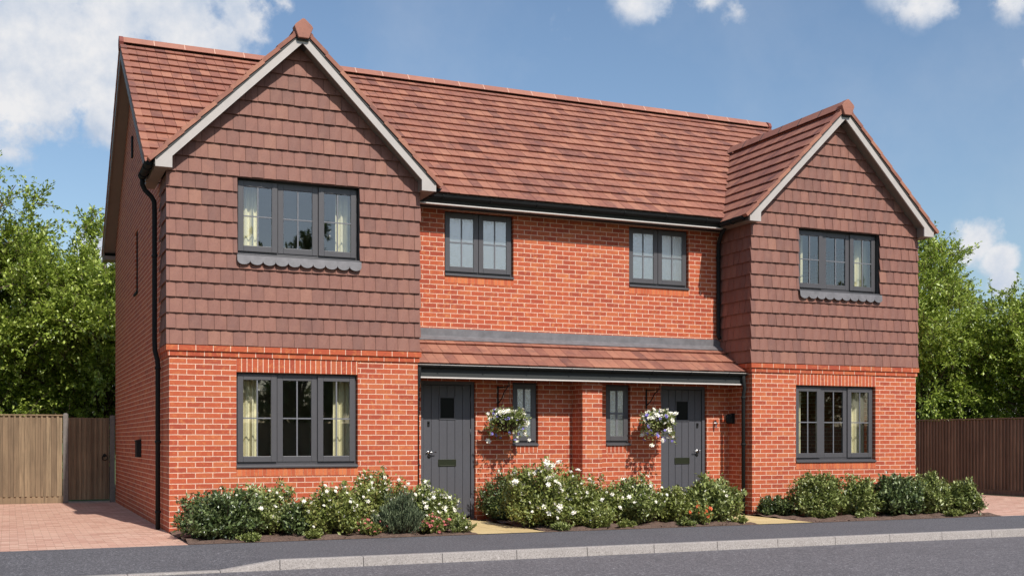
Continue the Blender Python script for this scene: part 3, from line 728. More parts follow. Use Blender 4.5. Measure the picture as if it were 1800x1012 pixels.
# wall fittings
mb = MB(); mb.box(-.075, -.001, 3.6, 3.86, .99, 1.26); mb.prism([(-.085, 1.25), (-.001, 1.25), (-.001, 1.285), (-.085, 1.27)], 3.59, 3.87, 'y'); mb.build('meter_box', M['black'], house, bevel=.008)
mb = MB(); mb.box(-.03, -.001, 4.92, 5.05, 6.25, 6.62); mb.build('wall_vent', M['black'], house, bevel=.005)
yl = .56
mb = MB(); mb.box(X2-.02, X2-.001, yl-.05, yl+.05, 1.56, 1.74); mb.lathe([(0,.075),(.03,.07),(.06,.045),(.064,.0),(.055,-.075),(.03,-.095),(0,-.1)], (X2-.085, yl, 1.655), 16); mb.tube([(X2-.01, yl, 1.7), (X2-.05, yl, 1.72), (X2-.085, yl, 1.72)], .012, 8); mb.build('wall_lantern', M['black'], house, smooth=False)
mb = MB(); mb.box(9.27, 9.315, Q-.04, Q-.001, 1.55, 1.62); mb.lathe([(.0,-.05),(.02,-.045),(.022,0)], (9.292, Q-.04, 1.56), 12, 'y'); mb.tube([(9.292, Q-.06, 1.55), (9.292, Q-.065, 1.49)], .012, 8); mb.build('garden_tap', M['chrome'], house)

# basket brackets
BK = ((5.185, .32), (7.925, .32))
for bx, by in BK:
    mb = MB(); mb.box(bx-.012, bx+.012, Q-.014, Q-.001, 1.80, 2.14); mb.box(bx-.008, bx+.008, by-.03, Q-.014, 2.108, 2.124)
    mb.tube([(bx, Q-.015, 1.86), (bx, Q-.16, 1.93), (bx, Q-.28, 2.05), (bx, by+.0, 2.105)], .008, 8)
    mb.tube([(bx, by-.03, 2.116), (bx, by-.055, 2.13), (bx, by-.06, 2.155), (bx, by-.04, 2.17)], .007, 8)
    mb.build('basket_bracket', M['black'], house)

# ---------------------------------------------------------------- foliage
def leaves_mesh(name, centers, dirs, size, mat, aspect=.55, jitter=.9, fold=.25, up=.4, parent=None, kind=None):
    """folded leaf pairs of quads at the centres"""
    N = len(centers); c = np.asarray(centers, float); d = np.asarray(dirs, float)
    d = d+np.random.normal(0, jitter*.5, (N, 3)); d /= np.linalg.norm(d, axis=1)[:, None]+1e-9
    rn = np.random.normal(0, 1, (N, 3)); rn[:, 2] += up*2
    nrm = rn-d*(rn*d).sum(1)[:, None]; nrm /= np.linalg.norm(nrm, axis=1)[:, None]+1e-9
    sd = np.cross(d, nrm); s = size*np.random.uniform(.65, 1.25, (N, 1)); w = s*aspect*.5
    base = c; tip = c+d*s-nrm*s*.12; mid = c+d*s*.45
    l = mid-sd*w+nrm*s*fold*.4; r_ = mid+sd*w+nrm*s*fold*.4
    V = np.stack([base, r_, tip, l], 1).reshape(-1, 3)
    me = bpy.data.meshes.new(name); me.vertices.add(N*4); me.vertices.foreach_set('co', V.ravel())
    idx = np.arange(N)*4
    # two triangles per leaf sharing the midrib
    loops = np.stack([idx, idx+1, idx+2, idx, idx+2, idx+3], 1).ravel()
    me.loops.add(N*6); me.loops.foreach_set('vertex_index', loops.astype(np.int32))
    me.polygons.add(N*2); me.polygons.foreach_set('loop_start', (np.arange(N*2)*3).astype(np.int32)); me.polygons.foreach_set('loop_total', np.full(N*2, 3, np.int32))
    me.update(calc_edges=True); me.validate(); me.materials.append(mat)
    o = bpy.data.objects.new(name, me); COL.objects.link(o)
    if parent: o.parent = parent
    if kind: o['kind'] = kind
    return o

def tree(loc, h, rad, label, seed, mat='leaf', leaf=.1, clusters=230, group=None, zlow=.18, lean=0, dens=1.0, name='broadleaf_tree'):
    rng = np.random.RandomState(seed); rnd = random.Random(seed); np.random.seed(seed)
    root = empty(name, loc); tag(root, label, 'tree', group)
    tb = MB(); pts = [(0,0,-.1), (.05*rad*.2, 0, h*.2), (-.04*rad, .03*rad, h*.42), (.03*rad, .0, h*.7), (0, 0, h*.93)]
    tb.tube(pts, [h*.028, h*.022, h*.016, h*.009, h*.003], 9)
    lm = MB(); C_ = []; Dd = []
    centers = []
    # lumpy crown envelope
    lob = [(rng.uniform(-1,1)*.55*rad, rng.uniform(-1,1)*.55*rad, h*rng.uniform(.3,.82), rad*rng.uniform(.38,.6)) for _ in range(11)] + [(0,0,h*.78,rad*.5), (0,0,h*.45,rad*.8)]
    tries = 0
    while len(centers) < clusters and tries < 20000:
        tries += 1
        lx, ly, lz, lr = lob[rng.randint(len(lob))]
        v = rng.normal(0,1,3); v /= np.linalg.norm(v); q = rng.uniform(.55, 1.02)
        p = np.array([lx, ly, lz])+v*lr*q*np.array([1,1,.95])
        if p[2] < h*zlow or p[2] > h*1.0: continue
        centers.append(p)
    for p in centers:
        t0 = max(.15, min(.85, p[2]/h-.25)); s0 = Vector((0, 0, h*t0)); e = Vector(p)
        mid = s0.lerp(e, .5)+Vector((rnd.uniform(-.2,.2), rnd.uniform(-.2,.2), rnd.uniform(-.1,.3)))
        if rnd.random() < .5: lm.tube([s0, mid, e], [h*.006, h*.004, .008], 5, cap=False)
        if rng.rand() < .12: continue
        outd = np.array([p[0], p[1], (p[2]-h*.45)*.8]); outd /= np.linalg.norm(outd)+1e-6
        for k in range(int(24*dens)):
            d = outd*.7+rng.normal(0,.65,3)+np.array([0,0,.28]); d /= np.linalg.norm(d)
            ln = rng.uniform(.3, .8)*(rad/3)**.4*(1.5 if rng.rand() < .06 else 1)
            st = p+rng.normal(0,.12,3)*rad*.4
            m = rng.randint(14, 26); tt = np.sort(rng.uniform(.05, 1, m))
            cur = st[None]+d[None]*(tt*ln)[:, None]; cur[:, 2] -= (tt**2)*ln*.12; cur += rng.normal(0,.03,(m,3))
            C_.append(cur); Dd.append(np.repeat(d[None], m, 0)*.8)
            if rng.rand() < .3: lm.tube([tuple(st), tuple(st+d*ln*.5), tuple(st+d*ln-np.array([0,0,ln*.1]))], [.012,.008,.004], 3, cap=False)
    tr = tb.build('trunk', M['bark'], root, smooth=True); lm.build('branches', M['bark'], root, smooth=True, fix=False)
    np.random.seed(seed)
    leaves_mesh('crown', np.concatenate(C_), np.concatenate(Dd), leaf, M[mat], parent=root, up=1.1)
    return root

def bloom_mesh(name, centers, size, mat, parent, petals=6):
    mb = MB(); rnd = random.Random(len(centers))
    for c in centers:
        c = Vector(c); s = size*rnd.uniform(.6, 1.45); ax = Vector((rnd.uniform(-1,1), rnd.uniform(-1.6,.2), rnd.uniform(0,1.3))).normalized()
        u = ax.orthogonal().normalized(); w = ax.cross(u)
        for ring, (rr, lift) in enumerate(((1, .15), (.6, .4))):
            for k in range(petals):
                a = 2*math.pi*(k+.5*ring)/petals; a0 = a-.5; a1 = a+.5
                P0 = c; P1 = c+(u*math.cos(a0)+w*math.sin(a0))*s*.33*rr+ax*s*lift*.5; P2 = c+(u*math.cos(a)+w*math.sin(a))*s*.5*rr+ax*s*lift*.7; P3 = c+(u*math.cos(a1)+w*math.sin(a1))*s*.33*rr+ax*s*lift*.5
                n = len(mb.v); mb.v += [tuple(P0), tuple(P1), tuple(P2), tuple(P3)]; mb.f.append((n, n+1, n+2, n+3))
    return mb.build(name, M[mat], parent, fix=False, kind='stuff')

def shrub(name, loc, w, h, label, seed, mat='shrubleaf', leaf=.045, n=150, flowers=0, fsize=.05, fmat='white', group='shrubs in the front planting beds', aspect=.55, cat='shrub', depth=None, spiky=0, top=.5, shape=1.0):
    w *= .93; h *= .95; loc = (loc[0], loc[1]-.07, loc[2]); rng = np.random.RandomState(seed); root = empty(name, loc); tag(root, label, cat, group); dp = depth or w*.9
    sm = MB(); C_ = []; Dd = []; tips = []
    ph = rng.uniform(0, 6, 4)
    n = int(n*.95); leaf *= 1.2
    for i in range(n):
        a = rng.uniform(0, 2*math.pi); cz = rng.uniform(-.15, 1)**1.0; el = math.asin(max(-.15, min(1, cz)))
        bumpy = 1+.16*math.sin(3*a+ph[0])+.12*math.sin(5*a+ph[1]+3*el)+.1*math.sin(7*el+ph[2])
        q = (.5+.5*rng.rand()**.4)*1.02*bumpy
        tip = np.array([math.cos(a)*math.cos(el)*w/2*q, math.sin(a)*math.cos(el)*dp/2*q, h*.32+math.sin(el)*h*.66*q])
        if rng.rand() < .06: tip[2] += h*rng.uniform(.02, .1)
        tip[2] = max(tip[2], .05)
        b = np.array([tip[0]*.25, tip[1]*.25, 0.0]); mid = b*.4+tip*.6+np.array([0,0,-h*.08])
        b = b*.6
        if i % 2 == 0: sm.tube([tuple(b), tuple(mid), tuple(tip)], [.006, .004, .002], 4, cap=False)
        m = rng.randint(46, 66); tt = (1.04-.75*rng.rand(m)**2.1)[:, None]
        c = (1-tt)**2*b+2*tt*(1-tt)*mid+tt**2*tip; c = c+rng.normal(0, 1, c.shape)*(.034*(w+h)/1.5*(.35+.65*tt)); c[:, 2] = np.maximum(c[:, 2], .015)
        d = (tip-mid)/np.linalg.norm(tip-mid); dd = d[None]*.7+rng.normal(0, .7-.4*spiky, (m, 3)); dd[:, 2] += .15+spiky*.4
        C_.append(c); Dd.append(dd); tips.append(tip)
    sm.build('stems', M['stem'], root, smooth=True, fix=False)
    np.random.seed(seed); leaves_mesh('foliage', np.concatenate(C_), np.concatenate(Dd), leaf, M[mat], aspect=aspect, jitter=.5, parent=root, up=.9)
    if flowers:
        tips.sort(key=lambda t: -t[2]+t[1]*.5+rng.uniform(-.3,.3)); fc = []
        for k in range(flowers):
            t = tips[k % max(1, int(len(tips)*.75))]; fc.append(t*rng.uniform(1.0,1.09)+rng.normal(0,.025,3)+np.array([0,-.02,.012]))
        bloom_mesh('blossoms', fc, fsize, fmat, root)
    return root

# planting, each where it stands in its bed
shrub('evergreen_shrub', (.47,-1.12,0), 1.0, .64, 'glossy dark green shrub at the left end of the bed, beside the driveway corner', 11, 'shrubdeep', .05, 190, flowers=10, fsize=.03)
shrub('white_flowering_shrub', (1.12,-.65,0), 1.0, .62, 'bushy white-flowered shrub, second from the driveway under the left bay window', 12, 'shrubleaf', .045, 170, flowers=60, fsize=.05)
shrub('low_leafy_shrub', (1.52,-1.0,0), .62, .42, 'low green shrub in the dip between two white flowering shrubs under the left bay', 19, 'shrubdeep', .045, 90, flowers=8, fsize=.04)
shrub('white_flowering_shrub', (2.0,-1.1,0), .85, .62, 'leafy shrub with scattered white flowers under the middle of the left bay window', 13, 'roseleaf', .045, 150, flowers=60, fsize=.05)
shrub('white_flowering_shrub', (2.75,-.55,0), 1.2, .76, 'tallest white flowered shrub of the left bed, below the right edge of the bay window', 14, 'roseleaf', .045, 190, flowers=80, fsize=.055)
shrub('silver_shrub', (2.8,-1.5,0), .62, .54, 'grey green feathery shrub in front of the white roses of the left bed', 15, 'silverleaf', .05, 150, aspect=.2, spiky=1)
shrub('white_rose_bush', (3.4,-.95,0), .85, .6, 'rose bush with dense white blooms on its right side, beside the left door path', 16, 'shrubleaf', .045, 150, flowers=95, fsize=.06)
shrub('pink_flower_clump', (3.28,-1.5,0), .42, .24, 'small clump of pink flowers at the foot of the white roses', 17, 'roseleaf', .03, 60, flowers=60, fsize=.045, fmat='pink', cat='flowering plant')
shrub('low_perennial', (3.62,-1.62,0), .34, .2, 'low wispy green plant at the front corner of the bed beside the left path', 18, 'shrubleaf', .035, 50, aspect=.25, spiky=.8, flowers=4, fsize=.03, cat='plant')
shrub('pink_flower_clump', (2.38,-1.42,0), .4, .22, 'small reddish flower clump between the silver shrub and the white shrubs', 20, 'roseleaf', .03, 45, flowers=26, fsize=.04, fmat='pink', cat='flowering plant')
shrub('evergreen_shrub', (5.12,.38,0), .8, .72, 'round dark evergreen shrub beside the left door under the hanging basket', 21, 'shrubdeep', .035, 200, flowers=5, fsize=.05)
shrub('white_rose_bush', (5.2,-.9,0), 1.25, .88, 'largest rose bush with big white blooms in the middle bed', 22, 'roseleaf', .05, 260, flowers=70, fsize=.085)
shrub('white_rose_bush', (6.0,-.95,0), .8, .6, 'yellow green rose bush in front of the brick porch fin', 28, 'roseleaf', .045, 170, flowers=26, fsize=.06)
shrub('low_leafy_shrub', (5.75,-1.5,0), .5, .34, 'low pale leafy plant at the front of the middle bed', 23, 'roseleaf', .035, 70, flowers=8, fsize=.03)
shrub('white_flowering_shrub', (6.68,-.98,0), .95, .66, 'shrub with clusters of small white flowers right of the porch fin', 24, 'shrubleaf', .045, 190, flowers=52, fsize=.055)
shrub('white_flowering_shrub', (7.32,-.95,0), .7, .56, 'thinner shrub with few white and orange tinted leaves in the middle bed', 25, 'roseleaf', .045, 150, flowers=18, fsize=.05)
shrub('leafy_shrub', (8.0,-1.1,0), .9, .66, 'fresh green leafy shrub in front of the right door', 26, 'shrubleaf', .055, 190, flowers=14, fsize=.05)
shrub('orange_flower_clump', (7.5,-1.55,0), .34, .3, 'small orange flower clump at the front of the right door shrub', 27, 'roseleaf', .035, 45, flowers=14, fsize=.06, fmat='orange', cat='flowering plant')
shrub('low_leafy_shrub', (8.75,.45,0), .5, .36, 'low dark plant at the foot of the right downpipe', 31, 'shrubdeep', .04, 70, flowers=6, fsize=.04)
shrub('low_leafy_shrub', (9.85,-.25,0), .65, .32, 'low dark shrub at the left end of the right bed', 32, 'shrubdeep', .045, 90, flowers=5, fsize=.03)
shrub('leafy_shrub', (10.36,-.7,0), .95, .72, 'tallest green shrub of the right bed, left of the ground window', 33, 'shrubleaf', .05, 200)
shrub('low_leafy_shrub', (9.92,-1.3,0), .4, .2, 'tiny sprawling plant at the edge of the right path', 38, 'shrubleaf', .04, 40)
shrub('leafy_shrub', (11.0,-.95,0), .8, .6, 'open leafy shrub with bare stems low down, under the right bay window', 34, 'shrubleaf', .055, 130)
shrub('leafy_shrub', (11.62,-1.15,0), .85, .66, 'dense glossy shrub below the right edge of the right bay window', 35, 'shrubdeep', .055, 190, flowers=0)
shrub('leafy_shrub', (12.3,-1.0,0), .85, .66, 'mid green shrub below the right corner of the right house', 36, 'shrubleaf', .05, 190)
shrub('leafy_shrub', (12.95,-1.15,0), .85, .58, 'spreading shrub at the right end of the bed beside the right driveway', 37, 'shrubleaf', .055, 180)

for k, (gx, gy, gm, lb) in enumerate(((.75,-1.7,'shrubleaf','tiny green tuft at the pavement edge in front of the first dark shrub'),(1.62,-1.62,'roseleaf','tiny reddish green tuft between the first two flowering shrubs'),(5.1,-1.68,'shrubleaf','tiny tuft at the pavement edge beside the left path'),(6.15,-1.66,'roseleaf','tiny tuft at the pavement edge in front of the big rose bush'),(7.15,-1.7,'shrubleaf','tiny tuft at the pavement edge right of the middle of the bed'),(8.15,-1.6,'roseleaf','tiny tuft beside the right path in front of the leafy shrub'),(10.7,-1.45,'shrubleaf','tiny tuft in the soil gap of the right bed'),(12.4,-1.65,'roseleaf','tiny tuft near the right end of the right bed'))):
    shrub('ground_plant', (gx, gy, 0), .3, .11, lb, 300+k, gm, .03, 28, cat='plant')
# hanging baskets
def basket(bx, by, label, seed):
    rng = np.random.RandomState(seed); z = 1.56
    root = empty('hanging_basket', (bx, by, z)); tag(root, label, 'hanging basket', 'hanging baskets beside the front doors')
    mb = MB(); mb.lathe([(0,-.17),(.08,-.155),(.14,-.1),(.175,-.02),(.18,.02),(.165,.03),(.0,.02)], (0,0,0), 24); mb.build('basket_bowl', M['basket'], root, smooth=True)
    mb = MB()
    for k in range(3):
        a = 2*math.pi*k/3+.4; mb.tube([(.175*math.cos(a), .175*math.sin(a), .02), (0, -.05, .63)], .003, 5)
    mb.build('chain', M['black'], root)
    C_ = []; Dd = []; tips = []
    for i in range(260):
        a = rng.uniform(0, 2*math.pi); r0 = rng.uniform(.03, .17); el = rng.uniform(-.35, 1.5)
        ln = rng.uniform(.06, .16); d = np.array([math.cos(a)*math.cos(el), math.sin(a)*math.cos(el), math.sin(el)])
        st = np.array([math.cos(a)*r0, math.sin(a)*r0, .03]); tr_ = rng.rand() < .25
        m = 26; tt = np.linspace(.1, 1, m)[:, None]
        c = st+d*tt*ln*1.15
        if tr_: c[:, 2] -= (tt[:, 0]**2)*rng.uniform(.15, .36); c += d[None]*tt*.04
        c += rng.normal(0,.014,c.shape); C_.append(c); Dd.append(np.repeat(d[None], m, 0)); tips.append(c[-1])
    np.random.seed(seed); leaves_mesh('foliage', np.concatenate(C_), np.concatenate(Dd), .042, M['shrubleaf'], jitter=1, parent=root)
    f = [t+rng.normal(0,.01,3) for t in tips]
    bloom_mesh('white_blooms', f[:80], .085, 'white', root); bloom_mesh('violet_blooms', f[80:130], .07, 'violet', root)
    return root
basket(BK[0][0], BK[0][1], 'hanging basket of white and violet flowers beside the left front door', 51)
basket(BK[1][0], BK[1][1], 'hanging basket of white and violet flowers to the left of the right front door', 52)

# ---------------------------------------------------------------- ground, roads, beds
def sheet(name, x0, x1, y0, y1, z, mat, nx=1, ny=1, zf=None):
    mb = MB()
    xs = [x0+(x1-x0)*i/nx for i in range(nx+1)]; ys = [y0+(y1-y0)*j/ny for j in range(ny+1)]
    for y in ys:
        for x in xs: mb.v.append((x, y, zf(x, y) if zf else z))
    for j in range(ny):
        for i in range(nx): a = j*(nx+1)+i; mb.f.append((a, a+1, a+nx+2, a+nx+1))
    o = mb.build(name, M[mat], None, smooth=bool(zf)); o['kind'] = 'structure'; return o
sheet('ground', -500, 500, -500, 500, -.17, 'grass')
sheet('road', -90, 110, -10.2, -4.16, -.1, 'asphalt')
def pz(x, y):
    t = max(0, min(1, (x-.0)/.62)); k = max(0, min(1, (-2.3-y)/(4.04-2.3)))
    return 0 - .08*(1-t)*k
mb = MB(); xs = [-90, -20, -5, -1, -.2, 0, .15, .31, .47, .62, 1, 5, 30, 110]; ys = [-4.038, -3.6, -3.2, -2.8, -2.3, -1.9]
for y in ys:
    for x in xs: mb.v.append((x, y, pz(x, y)))
n = len(xs)
for j in range(len(ys)-1):
    for i in range(n-1): a = j*n+i; mb.f.append((a, a+1, a+n+1, a+n))
o = mb.build('pavement', M['footway'], smooth=False); o['kind'] = 'structure'
# kerb stones
mb = MB(); kl = .915
def kz(x): return .006-.086*(1-max(0, min(1, x/.62)))
x = -40.26
edges = [0.0-kl*i for i in range(44, 0, -1)] + [0.0, .62] + [.62+kl*i for i in range(1, 60)]
for a, b in zip(edges[:-1], edges[1:]):
    za, zb_ = kz(a), kz(b); a2, b2 = a+.0022, b-.0022
    mb.hexa([(a2,-4.165,-.16),(b2,-4.165,-.16),(b2,-4.04,-.16),(a2,-4.04,-.16),(a2,-4.15,za),(b2,-4.15,zb_),(b2,-4.04,zb_),(a2,-4.04,za)])
o = mb.build('kerb', M['kerb'], bevel=.008); o['kind'] = 'structure'
mb = MB(); mb.box(-90, 110, -10.35, -10.22, -.16, .0); mb.build('far_kerb', M['kerb'])['kind'] = 'structure'
sheet('verge', -90, 110, -45, -10.35, -.01, 'grass')
sheet('driveway_left', -4.2, .06, -1.9, 9.4, -.002, 'paver')
sheet('driveway_right', 13.2, 18.96, -1.9, 12, -.002, 'paver')
rb = random.Random(4)
def bedz(x, y):
    e = min(1, max(0, min(y+1.9, 1)*4)); return .004+.012*e+.012*math.sin(x*7+y*3)*e+.012*math.sin(x*17-y*13)*e+rb.uniform(0,.012)*e
sheet('bed_left', 0.0, 3.80, -1.9, .7, 0, 'soil', 60, 44, bedz)
sheet('bed_middle', 4.80, 8.36, -1.9, .7, 0, 'soil', 60, 44, bedz)
sheet('bed_right', 9.37, 13.3, -1.9, .35, 0, 'soil', 60, 34, bedz)
sheet('path_left', 3.803, 4.797, -1.9, Q, .008, 'slab'); sheet('path_right', 8.363, 9.367, -1.9, Q, .008, 'slab')
sheet('back_garden', -60, 90, 9.4, 70, -.02, 'grass')
# loose clods along the beds
mb = MB()
for i in range(420):
    x = rb.choice([rb.uniform(.05,3.7), rb.uniform(4.85,8.3), rb.uniform(9.4,13.2)]); y = -1.9+abs(rb.gauss(0,.25))+.02; s = rb.uniform(.006,.02); z = .01
    p = [Vector((x,y,z))+Vector((rb.uniform(-1,1), rb.uniform(-1,1), rb.uniform(-.6,1)))*s for _ in range(5)]
    a = len(mb.v); mb.v += [tuple(q) for q in p]
    mb.f += [(a,a+1,a+2),(a,a+2,a+3),(a,a+3,a+4),(a,a+4,a+1),(a+1,a+2,a+4),(a+2,a+3,a+4)]
o = mb.build('soil_clods', M['soil'], fix=True); o['kind'] = 'stuff'; o['label'] = 'loose crumbs of brown soil along the edge of the planting beds'; o['category'] = 'soil'

# ---------------------------------------------------------------- fences and gate
def boards(mb, axis, a0, a1, c, z0, z1, bw=.1, seed=1, gap=.006, face=-1):
    rnd = random.Random(seed); a = a0
    while a < a1-.02:
        b = min(a1, a+bw-gap); d = rnd.uniform(0,.004); zt = z1+rnd.uniform(-.004,.004)
        if axis == 'x': mb.box(a, b, c+d, c+d+.02, z0, zt)
        else: mb.box(c+d, c+d+.02, a, b, z0, zt)
        a += bw
FY = 8.75
fl = empty('timber_fence', (-2.5, FY, 0)); tag(fl, 'sunlit tan vertical board fence at the back of the left driveway', 'fence')
def FB(mb, name, mat, par, o, bevel=0):
    q = mb.build(name, M[mat], par, bevel=bevel); q.location = tuple(-c for c in o); return q
mb = MB()
# feather-edge look: wide boards with thin overlapping cover strips
boards(mb, 'x', -14, -1.0, FY, .14, 1.76, .1, 3, gap=.014)
FB(mb, 'fence_boards', 'fence', fl, (-2.5, FY, 0))
mb = MB()
a = -14
while a < -1.02: mb.box(a-.018, a+.022, FY-.034, FY-.001, .14, 1.755); a += .1
FB(mb, 'cover_strips', 'fence', fl, (-2.5, FY, 0))
mb = MB(); mb.box(-14, -1.0, FY-.01, FY+.03, 0, .138); FB(mb, 'gravel_board', 'fence', fl, (-2.5, FY, 0))
mb = MB(); mb.box(-14, -1.0, FY-.038, FY+.03, 1.765, 1.79); FB(mb, 'capping_rail', 'fence', fl, (-2.5, FY, 0))
fp = MB(); fp.prism([(-1.0, FY-.05), (-.9, FY-.05), (-.9, FY+.06), (-1.0, FY+.06)], 0, 1.79, 'z'); fp.hexa([(-1.0,FY-.05,1.7901),(-.9,FY-.05,1.7901),(-.9,FY+.06,1.7901),(-1.0,FY+.06,1.7901),(-.975,FY-.03,1.82),(-.925,FY-.03,1.82),(-.925,FY+.04,1.82),(-.975,FY+.04,1.82)])
FB(fp, 'fence_post', 'concrete_post', fl, (-2.5, FY, 0), .006)
gt = empty('garden_gate', (-.45, FY, 0)); tag(gt, 'timber board side gate with ring handle between the concrete post and the house wall', 'gate')
mb = MB(); boards(mb, 'x', -.88, -.11, FY+.01, .06, 1.73, .1, 5); FB(mb, 'gate_boards', 'fence', gt, (-.45, FY, 0))
mb = MB(); a = -.88
while a < -.12: mb.box(a-.018, a+.022, FY-.022, FY+.009, .06, 1.725); a += .1
FB(mb, 'cover_strips', 'fence', gt, (-.45, FY, 0))
mb = MB(); mb.box(-.1, -.005, FY-.03, FY+.06, 0, 1.78); FB(mb, 'gate_post', 'concrete_post', gt, (-.45, FY, 0))
mb = MB(); mb.lathe([(.0,-.02),(.03,-.018),(.035,0)], (-.2, FY-.01, .96), 14, 'y'); 
ring = [(-.2+.05*math.cos(a*math.pi/8), FY-.035, .91+.05*math.sin(a*math.pi/8)) for a in range(17)]; mb.tube(ring, .008, 6); FB(mb, 'ring_handle', 'black', gt, (-.45, FY, 0))

fr_ = empty('timber_fence', (19, 4, 0)); tag(fr_, 'dark brown shaded board fence on the far side of the right driveway', 'fence')
mb = MB(); boards(mb, 'y', -1.0, 11.5, 19.0, .12, 1.75, .1, 8); FB(mb, 'fence_boards', 'fencedark', fr_, (19, 4, 0))
mb = MB(); a = -1.0
while a < 11.4: mb.box(18.968, 18.999, a-.012, a+.018, .12, 1.745); a += .1
FB(mb, 'cover_strips', 'fencedark', fr_, (19, 4, 0))
mb = MB(); mb.box(18.99, 19.03, -1.0, 11.5, 0, .118); FB(mb, 'gravel_board', 'fencedark', fr_, (19, 4, 0))
mb = MB(); mb.box(18.96, 19.035, -1.0, 11.5, 1.757, 1.785); FB(mb, 'capping_rail', 'fencedark', fr_, (19, 4, 0))
fb = empty('timber_fence', (16, 11.6, 0)); tag(fb, 'plain board fence closing the back of the right driveway', 'fence')
mb = MB(); boards(mb, 'x', 13.2, 18.95, 11.6, .0, 1.75, .1, 9); FB(mb, 'fence_boards', 'fencedark', fb, (16, 11.6, 0))

# ---------------------------------------------------------------- trees
TG = 'trees beyond the fences'
tree((-3.0, 13.5, 0), 7.55, 3.3, 'tall yellow green tree at the left edge rising above the tan fence', 101, clusters=250, group=TG, zlow=.12)
tree((.1, 13.4, 0), 6.3, 3.0, 'lower bushy tree between the tall left tree and the house wall', 102, clusters=240, group=TG, zlow=.1)
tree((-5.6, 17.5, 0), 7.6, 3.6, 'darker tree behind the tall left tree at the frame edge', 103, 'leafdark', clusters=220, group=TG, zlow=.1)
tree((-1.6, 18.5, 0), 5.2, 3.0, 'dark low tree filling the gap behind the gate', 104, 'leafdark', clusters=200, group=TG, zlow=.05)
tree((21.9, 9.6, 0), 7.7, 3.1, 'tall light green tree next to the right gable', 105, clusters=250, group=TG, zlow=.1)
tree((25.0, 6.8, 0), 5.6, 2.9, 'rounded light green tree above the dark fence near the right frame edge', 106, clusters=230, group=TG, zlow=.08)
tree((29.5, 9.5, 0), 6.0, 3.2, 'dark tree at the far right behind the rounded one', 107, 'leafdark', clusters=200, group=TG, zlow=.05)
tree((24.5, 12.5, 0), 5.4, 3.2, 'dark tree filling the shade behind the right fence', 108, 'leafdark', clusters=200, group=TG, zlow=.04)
tree((-7.2, 6.2, 0), 7.5, 2.6, 'unseen tree added left of the driveway to darken the side wall, nearest the fence', 111, 'leafdark', leaf=.16, clusters=120, group=TG, zlow=.05, dens=.6)  # out of view, added to keep skylight off the left side wall
tree((-7.4, 1.0, 0), 8.0, 2.8, 'unseen tree added left of the driveway to darken the side wall, nearest the road', 112, 'leafdark', leaf=.16, clusters=120, group=TG, zlow=.05, dens=.6)  # second unseen tree added to dim the same wall
ff = empty('timber_fence', (15, -19, 0)); tag(ff, 'long weathered board fence on the far side of the road, seen reflected in the panes', 'fence')
mb = MB(); boards(mb, 'x', -12, 60, -19, .1, 1.8, .15, 12); FB(mb, 'fence_boards', 'fence', ff, (15, -19, 0))
mb = MB(); mb.box(-12, 60, -19.03, -18.97, 0, .098); FB(mb, 'gravel_board', 'fencedark', ff, (15, -19, 0))
# trees across the road, seen in the window panes
OG = 'trees across the road reflected in the windows'
for i, (x, y, h, r_, sd) in enumerate(((9, -31, 10.5, 4.0, 201), (27, -33, 12, 4.6, 202), (2, -34, 7.5, 3.6, 203), (17, -38, 8.0, 4.2, 204), (38, -34, 9.0, 4.2, 205), (48, -36, 12, 4.6, 206))):
    tree((x, y, 0), h, r_, ['broad tree across the road opposite the left house', 'largest tree across the road opposite the right house', 'small tree across the road at the left', 'low tree across the road between the two larger ones', 'tree across the road far to the right', 'outermost tall tree across the road'][i], sd, 'leafdark', leaf=.2, clusters=110, group=OG, zlow=.05, dens=.7)

# ---------------------------------------------------------------- sun, sky, camera
az = math.atan2(.122, -1.0)                 # direction towards the sun in plan (x, y)
EL = R(44.5)
sd = Vector((.1211*math.cos(EL), -.9926*math.cos(EL), math.sin(EL)))
sun = bpy.data.lights.new('sun', 'SUN'); sun.energy = 4.7; sun.angle = R(.5); sun.color = (1, .955, .89)
so = bpy.data.objects.new('sun', sun); COL.objects.link(so); so.rotation_euler = sd.to_track_quat('Z', 'Y').to_euler()
wd = bpy.data.worlds.new('World'); sc.world = wd; wd.use_nodes = True; nt = wd.node_tree; nt.nodes.clear()
def wn_(typ, **k):
    nd = nt.nodes.new('ShaderNode'+typ)
    for a, v in k.items(): setattr(nd, a, v)
    return nd
sky = wn_('TexSky', sky_type='NISHITA', sun_disc=False); sky.sun_elevation = EL; sky.sun_rotation = math.atan2(.1211, -.9926); sky.altitude = 50; sky.air_density = 1.15; sky.dust_density = 1.0; sky.ozone_density = 3.2
bgs = wn_('Background'); bgs.inputs[1].default_value = .125; nt.links.new(sky.outputs[0], bgs.inputs[0])
tc = wn_('TexCoord'); dirn = wn_('VectorMath', operation='NORMALIZE'); nt.links.new(tc.outputs['Generated'], dirn.inputs[0])
def wmath(op, a, b=0, clamp=False):
    nd = wn_('Math', operation=op); nd.use_clamp = clamp
    for i, v in enumerate((a, b)):
        if hasattr(v, 'is_linked'): nt.links.new(v, nd.inputs[i])
        else: nd.inputs[i].default_value = v
    return nd.outputs[0]
def wnoise(scale, detail, rough=.55, vec=None):
    nd = wn_('TexNoise'); nd.inputs['Scale'].default_value = scale; nd.inputs['Detail'].default_value = detail; nd.inputs['Roughness'].default_value = rough
    nt.links.new(vec or dirn.outputs[0], nd.inputs['Vector']); return nd
n1 = wnoise(17, 10, .62); n2 = wnoise(4.2, 5)
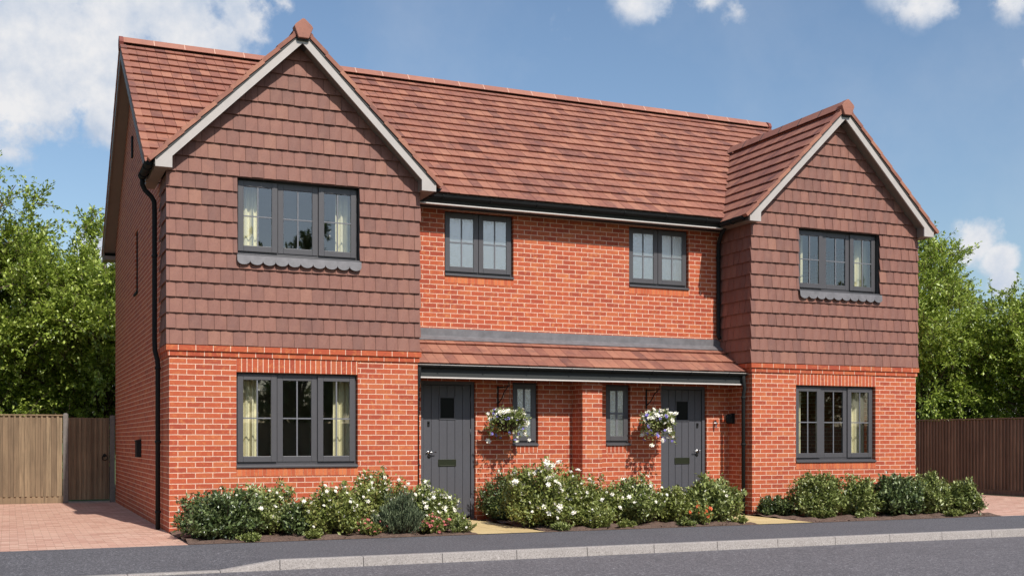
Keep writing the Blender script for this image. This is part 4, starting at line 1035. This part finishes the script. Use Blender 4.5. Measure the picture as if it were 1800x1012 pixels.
blobs = [((.018,.948,.317), .075, 1), ((.075,.942,.328), .07, 1), ((.018,.962,.273), .055, 1), ((.076,.956,.283), .05, 1), ((.13,.94,.315), .05, .9), ((.072,.966,.25), .026, 1), ((.165,.925,.343), .035, .7),
         ((.479,.804,.378), .036, 1), ((.505,.785,.378), .03, .9), ((.535,.776,.345), .014, .3), ((.406,.847,.342), .018, .35), ((.65,.68,.372), .042, 1), ((.70,.636,.368), .042, .9), ((.707,.69,.158), .02, 1), ((.716,.68,.145), .016, 1), ((.722,.68,.125), .012, .9), ((.063,.987,.148), .022, .8), ((.716,.64,.286), .014, .6), ((.2,.917,.349), .02, .4),
         ((.45,-.85,.25), .09, .8), ((.8,-.6,.2), .08, .8)]
acc = None
for (c, r_, k) in blobs:
    c = Vector(c).normalized(); ds = wn_('VectorMath', operation='DISTANCE'); nt.links.new(dirn.outputs[0], ds.inputs[0]); ds.inputs[1].default_value = c
    m = wmath('MULTIPLY', wmath('SUBTRACT', 1.0, wmath('DIVIDE', ds.outputs['Value'], r_*1.45), True), k)
    acc = m if acc is None else wmath('MAXIMUM', acc, m)
dens = wmath('ADD', wmath('MULTIPLY', acc, 1.25), wmath('MULTIPLY', wmath('SUBTRACT', n1.outputs[0], .52), 2.6))
gate = wmath('MULTIPLY', acc, 3.2, True)
rmp = wn_('ValToRGB'); rmp.color_ramp.elements[0].position = .14; rmp.color_ramp.elements[1].position = .66; rmp.color_ramp.interpolation = 'EASE'
nt.links.new(dens, rmp.inputs[0])
mask = wmath('MULTIPLY', rmp.outputs[0], gate)
# thin veil over the left and right of the sky
veil = wmath('MULTIPLY', wmath('MULTIPLY', wmath('SUBTRACT', wnoise(6, 7, .6).outputs[0], .46, True), 1.1), .4)
mask = wmath('MAXIMUM', mask, veil, True)
shade = wn_('ValToRGB'); shade.color_ramp.elements[0].position = .3; shade.color_ramp.elements[0].color = srgb(196,210,230); shade.color_ramp.elements[1].position = .62; shade.color_ramp.elements[1].color = srgb(246,246,248)
nt.links.new(wnoise(22, 8, .6).outputs[0], shade.inputs[0])
bgc = wn_('Background'); nt.links.new(shade.outputs[0], bgc.inputs[0]); bgc.inputs[1].default_value = .92
mx = wn_('MixShader'); nt.links.new(mask, mx.inputs[0]); nt.links.new(bgs.outputs[0], mx.inputs[1]); nt.links.new(bgc.outputs[0], mx.inputs[2])
out = wn_('OutputWorld'); nt.links.new(mx.outputs[0], out.inputs[0])

cam = bpy.data.cameras.new('camera'); co = bpy.data.objects.new('camera', cam); COL.objects.link(co)
cam.sensor_width = 36; cam.sensor_fit = 'HORIZONTAL'; cam.lens = 2024.635/1800*36; cam.shift_x = 0; cam.shift_y = (772.73-506)/1800
cam.clip_start = .1; cam.clip_end = 3000
co.location = (-2.017, -16.32, 1.276); co.rotation_euler = (R(90), 0, -R(23.62))
sc.camera = co
sc.view_settings.view_transform = 'Standard'; sc.view_settings.look = 'None'; sc.view_settings.exposure = 0; sc.view_settings.gamma = 1
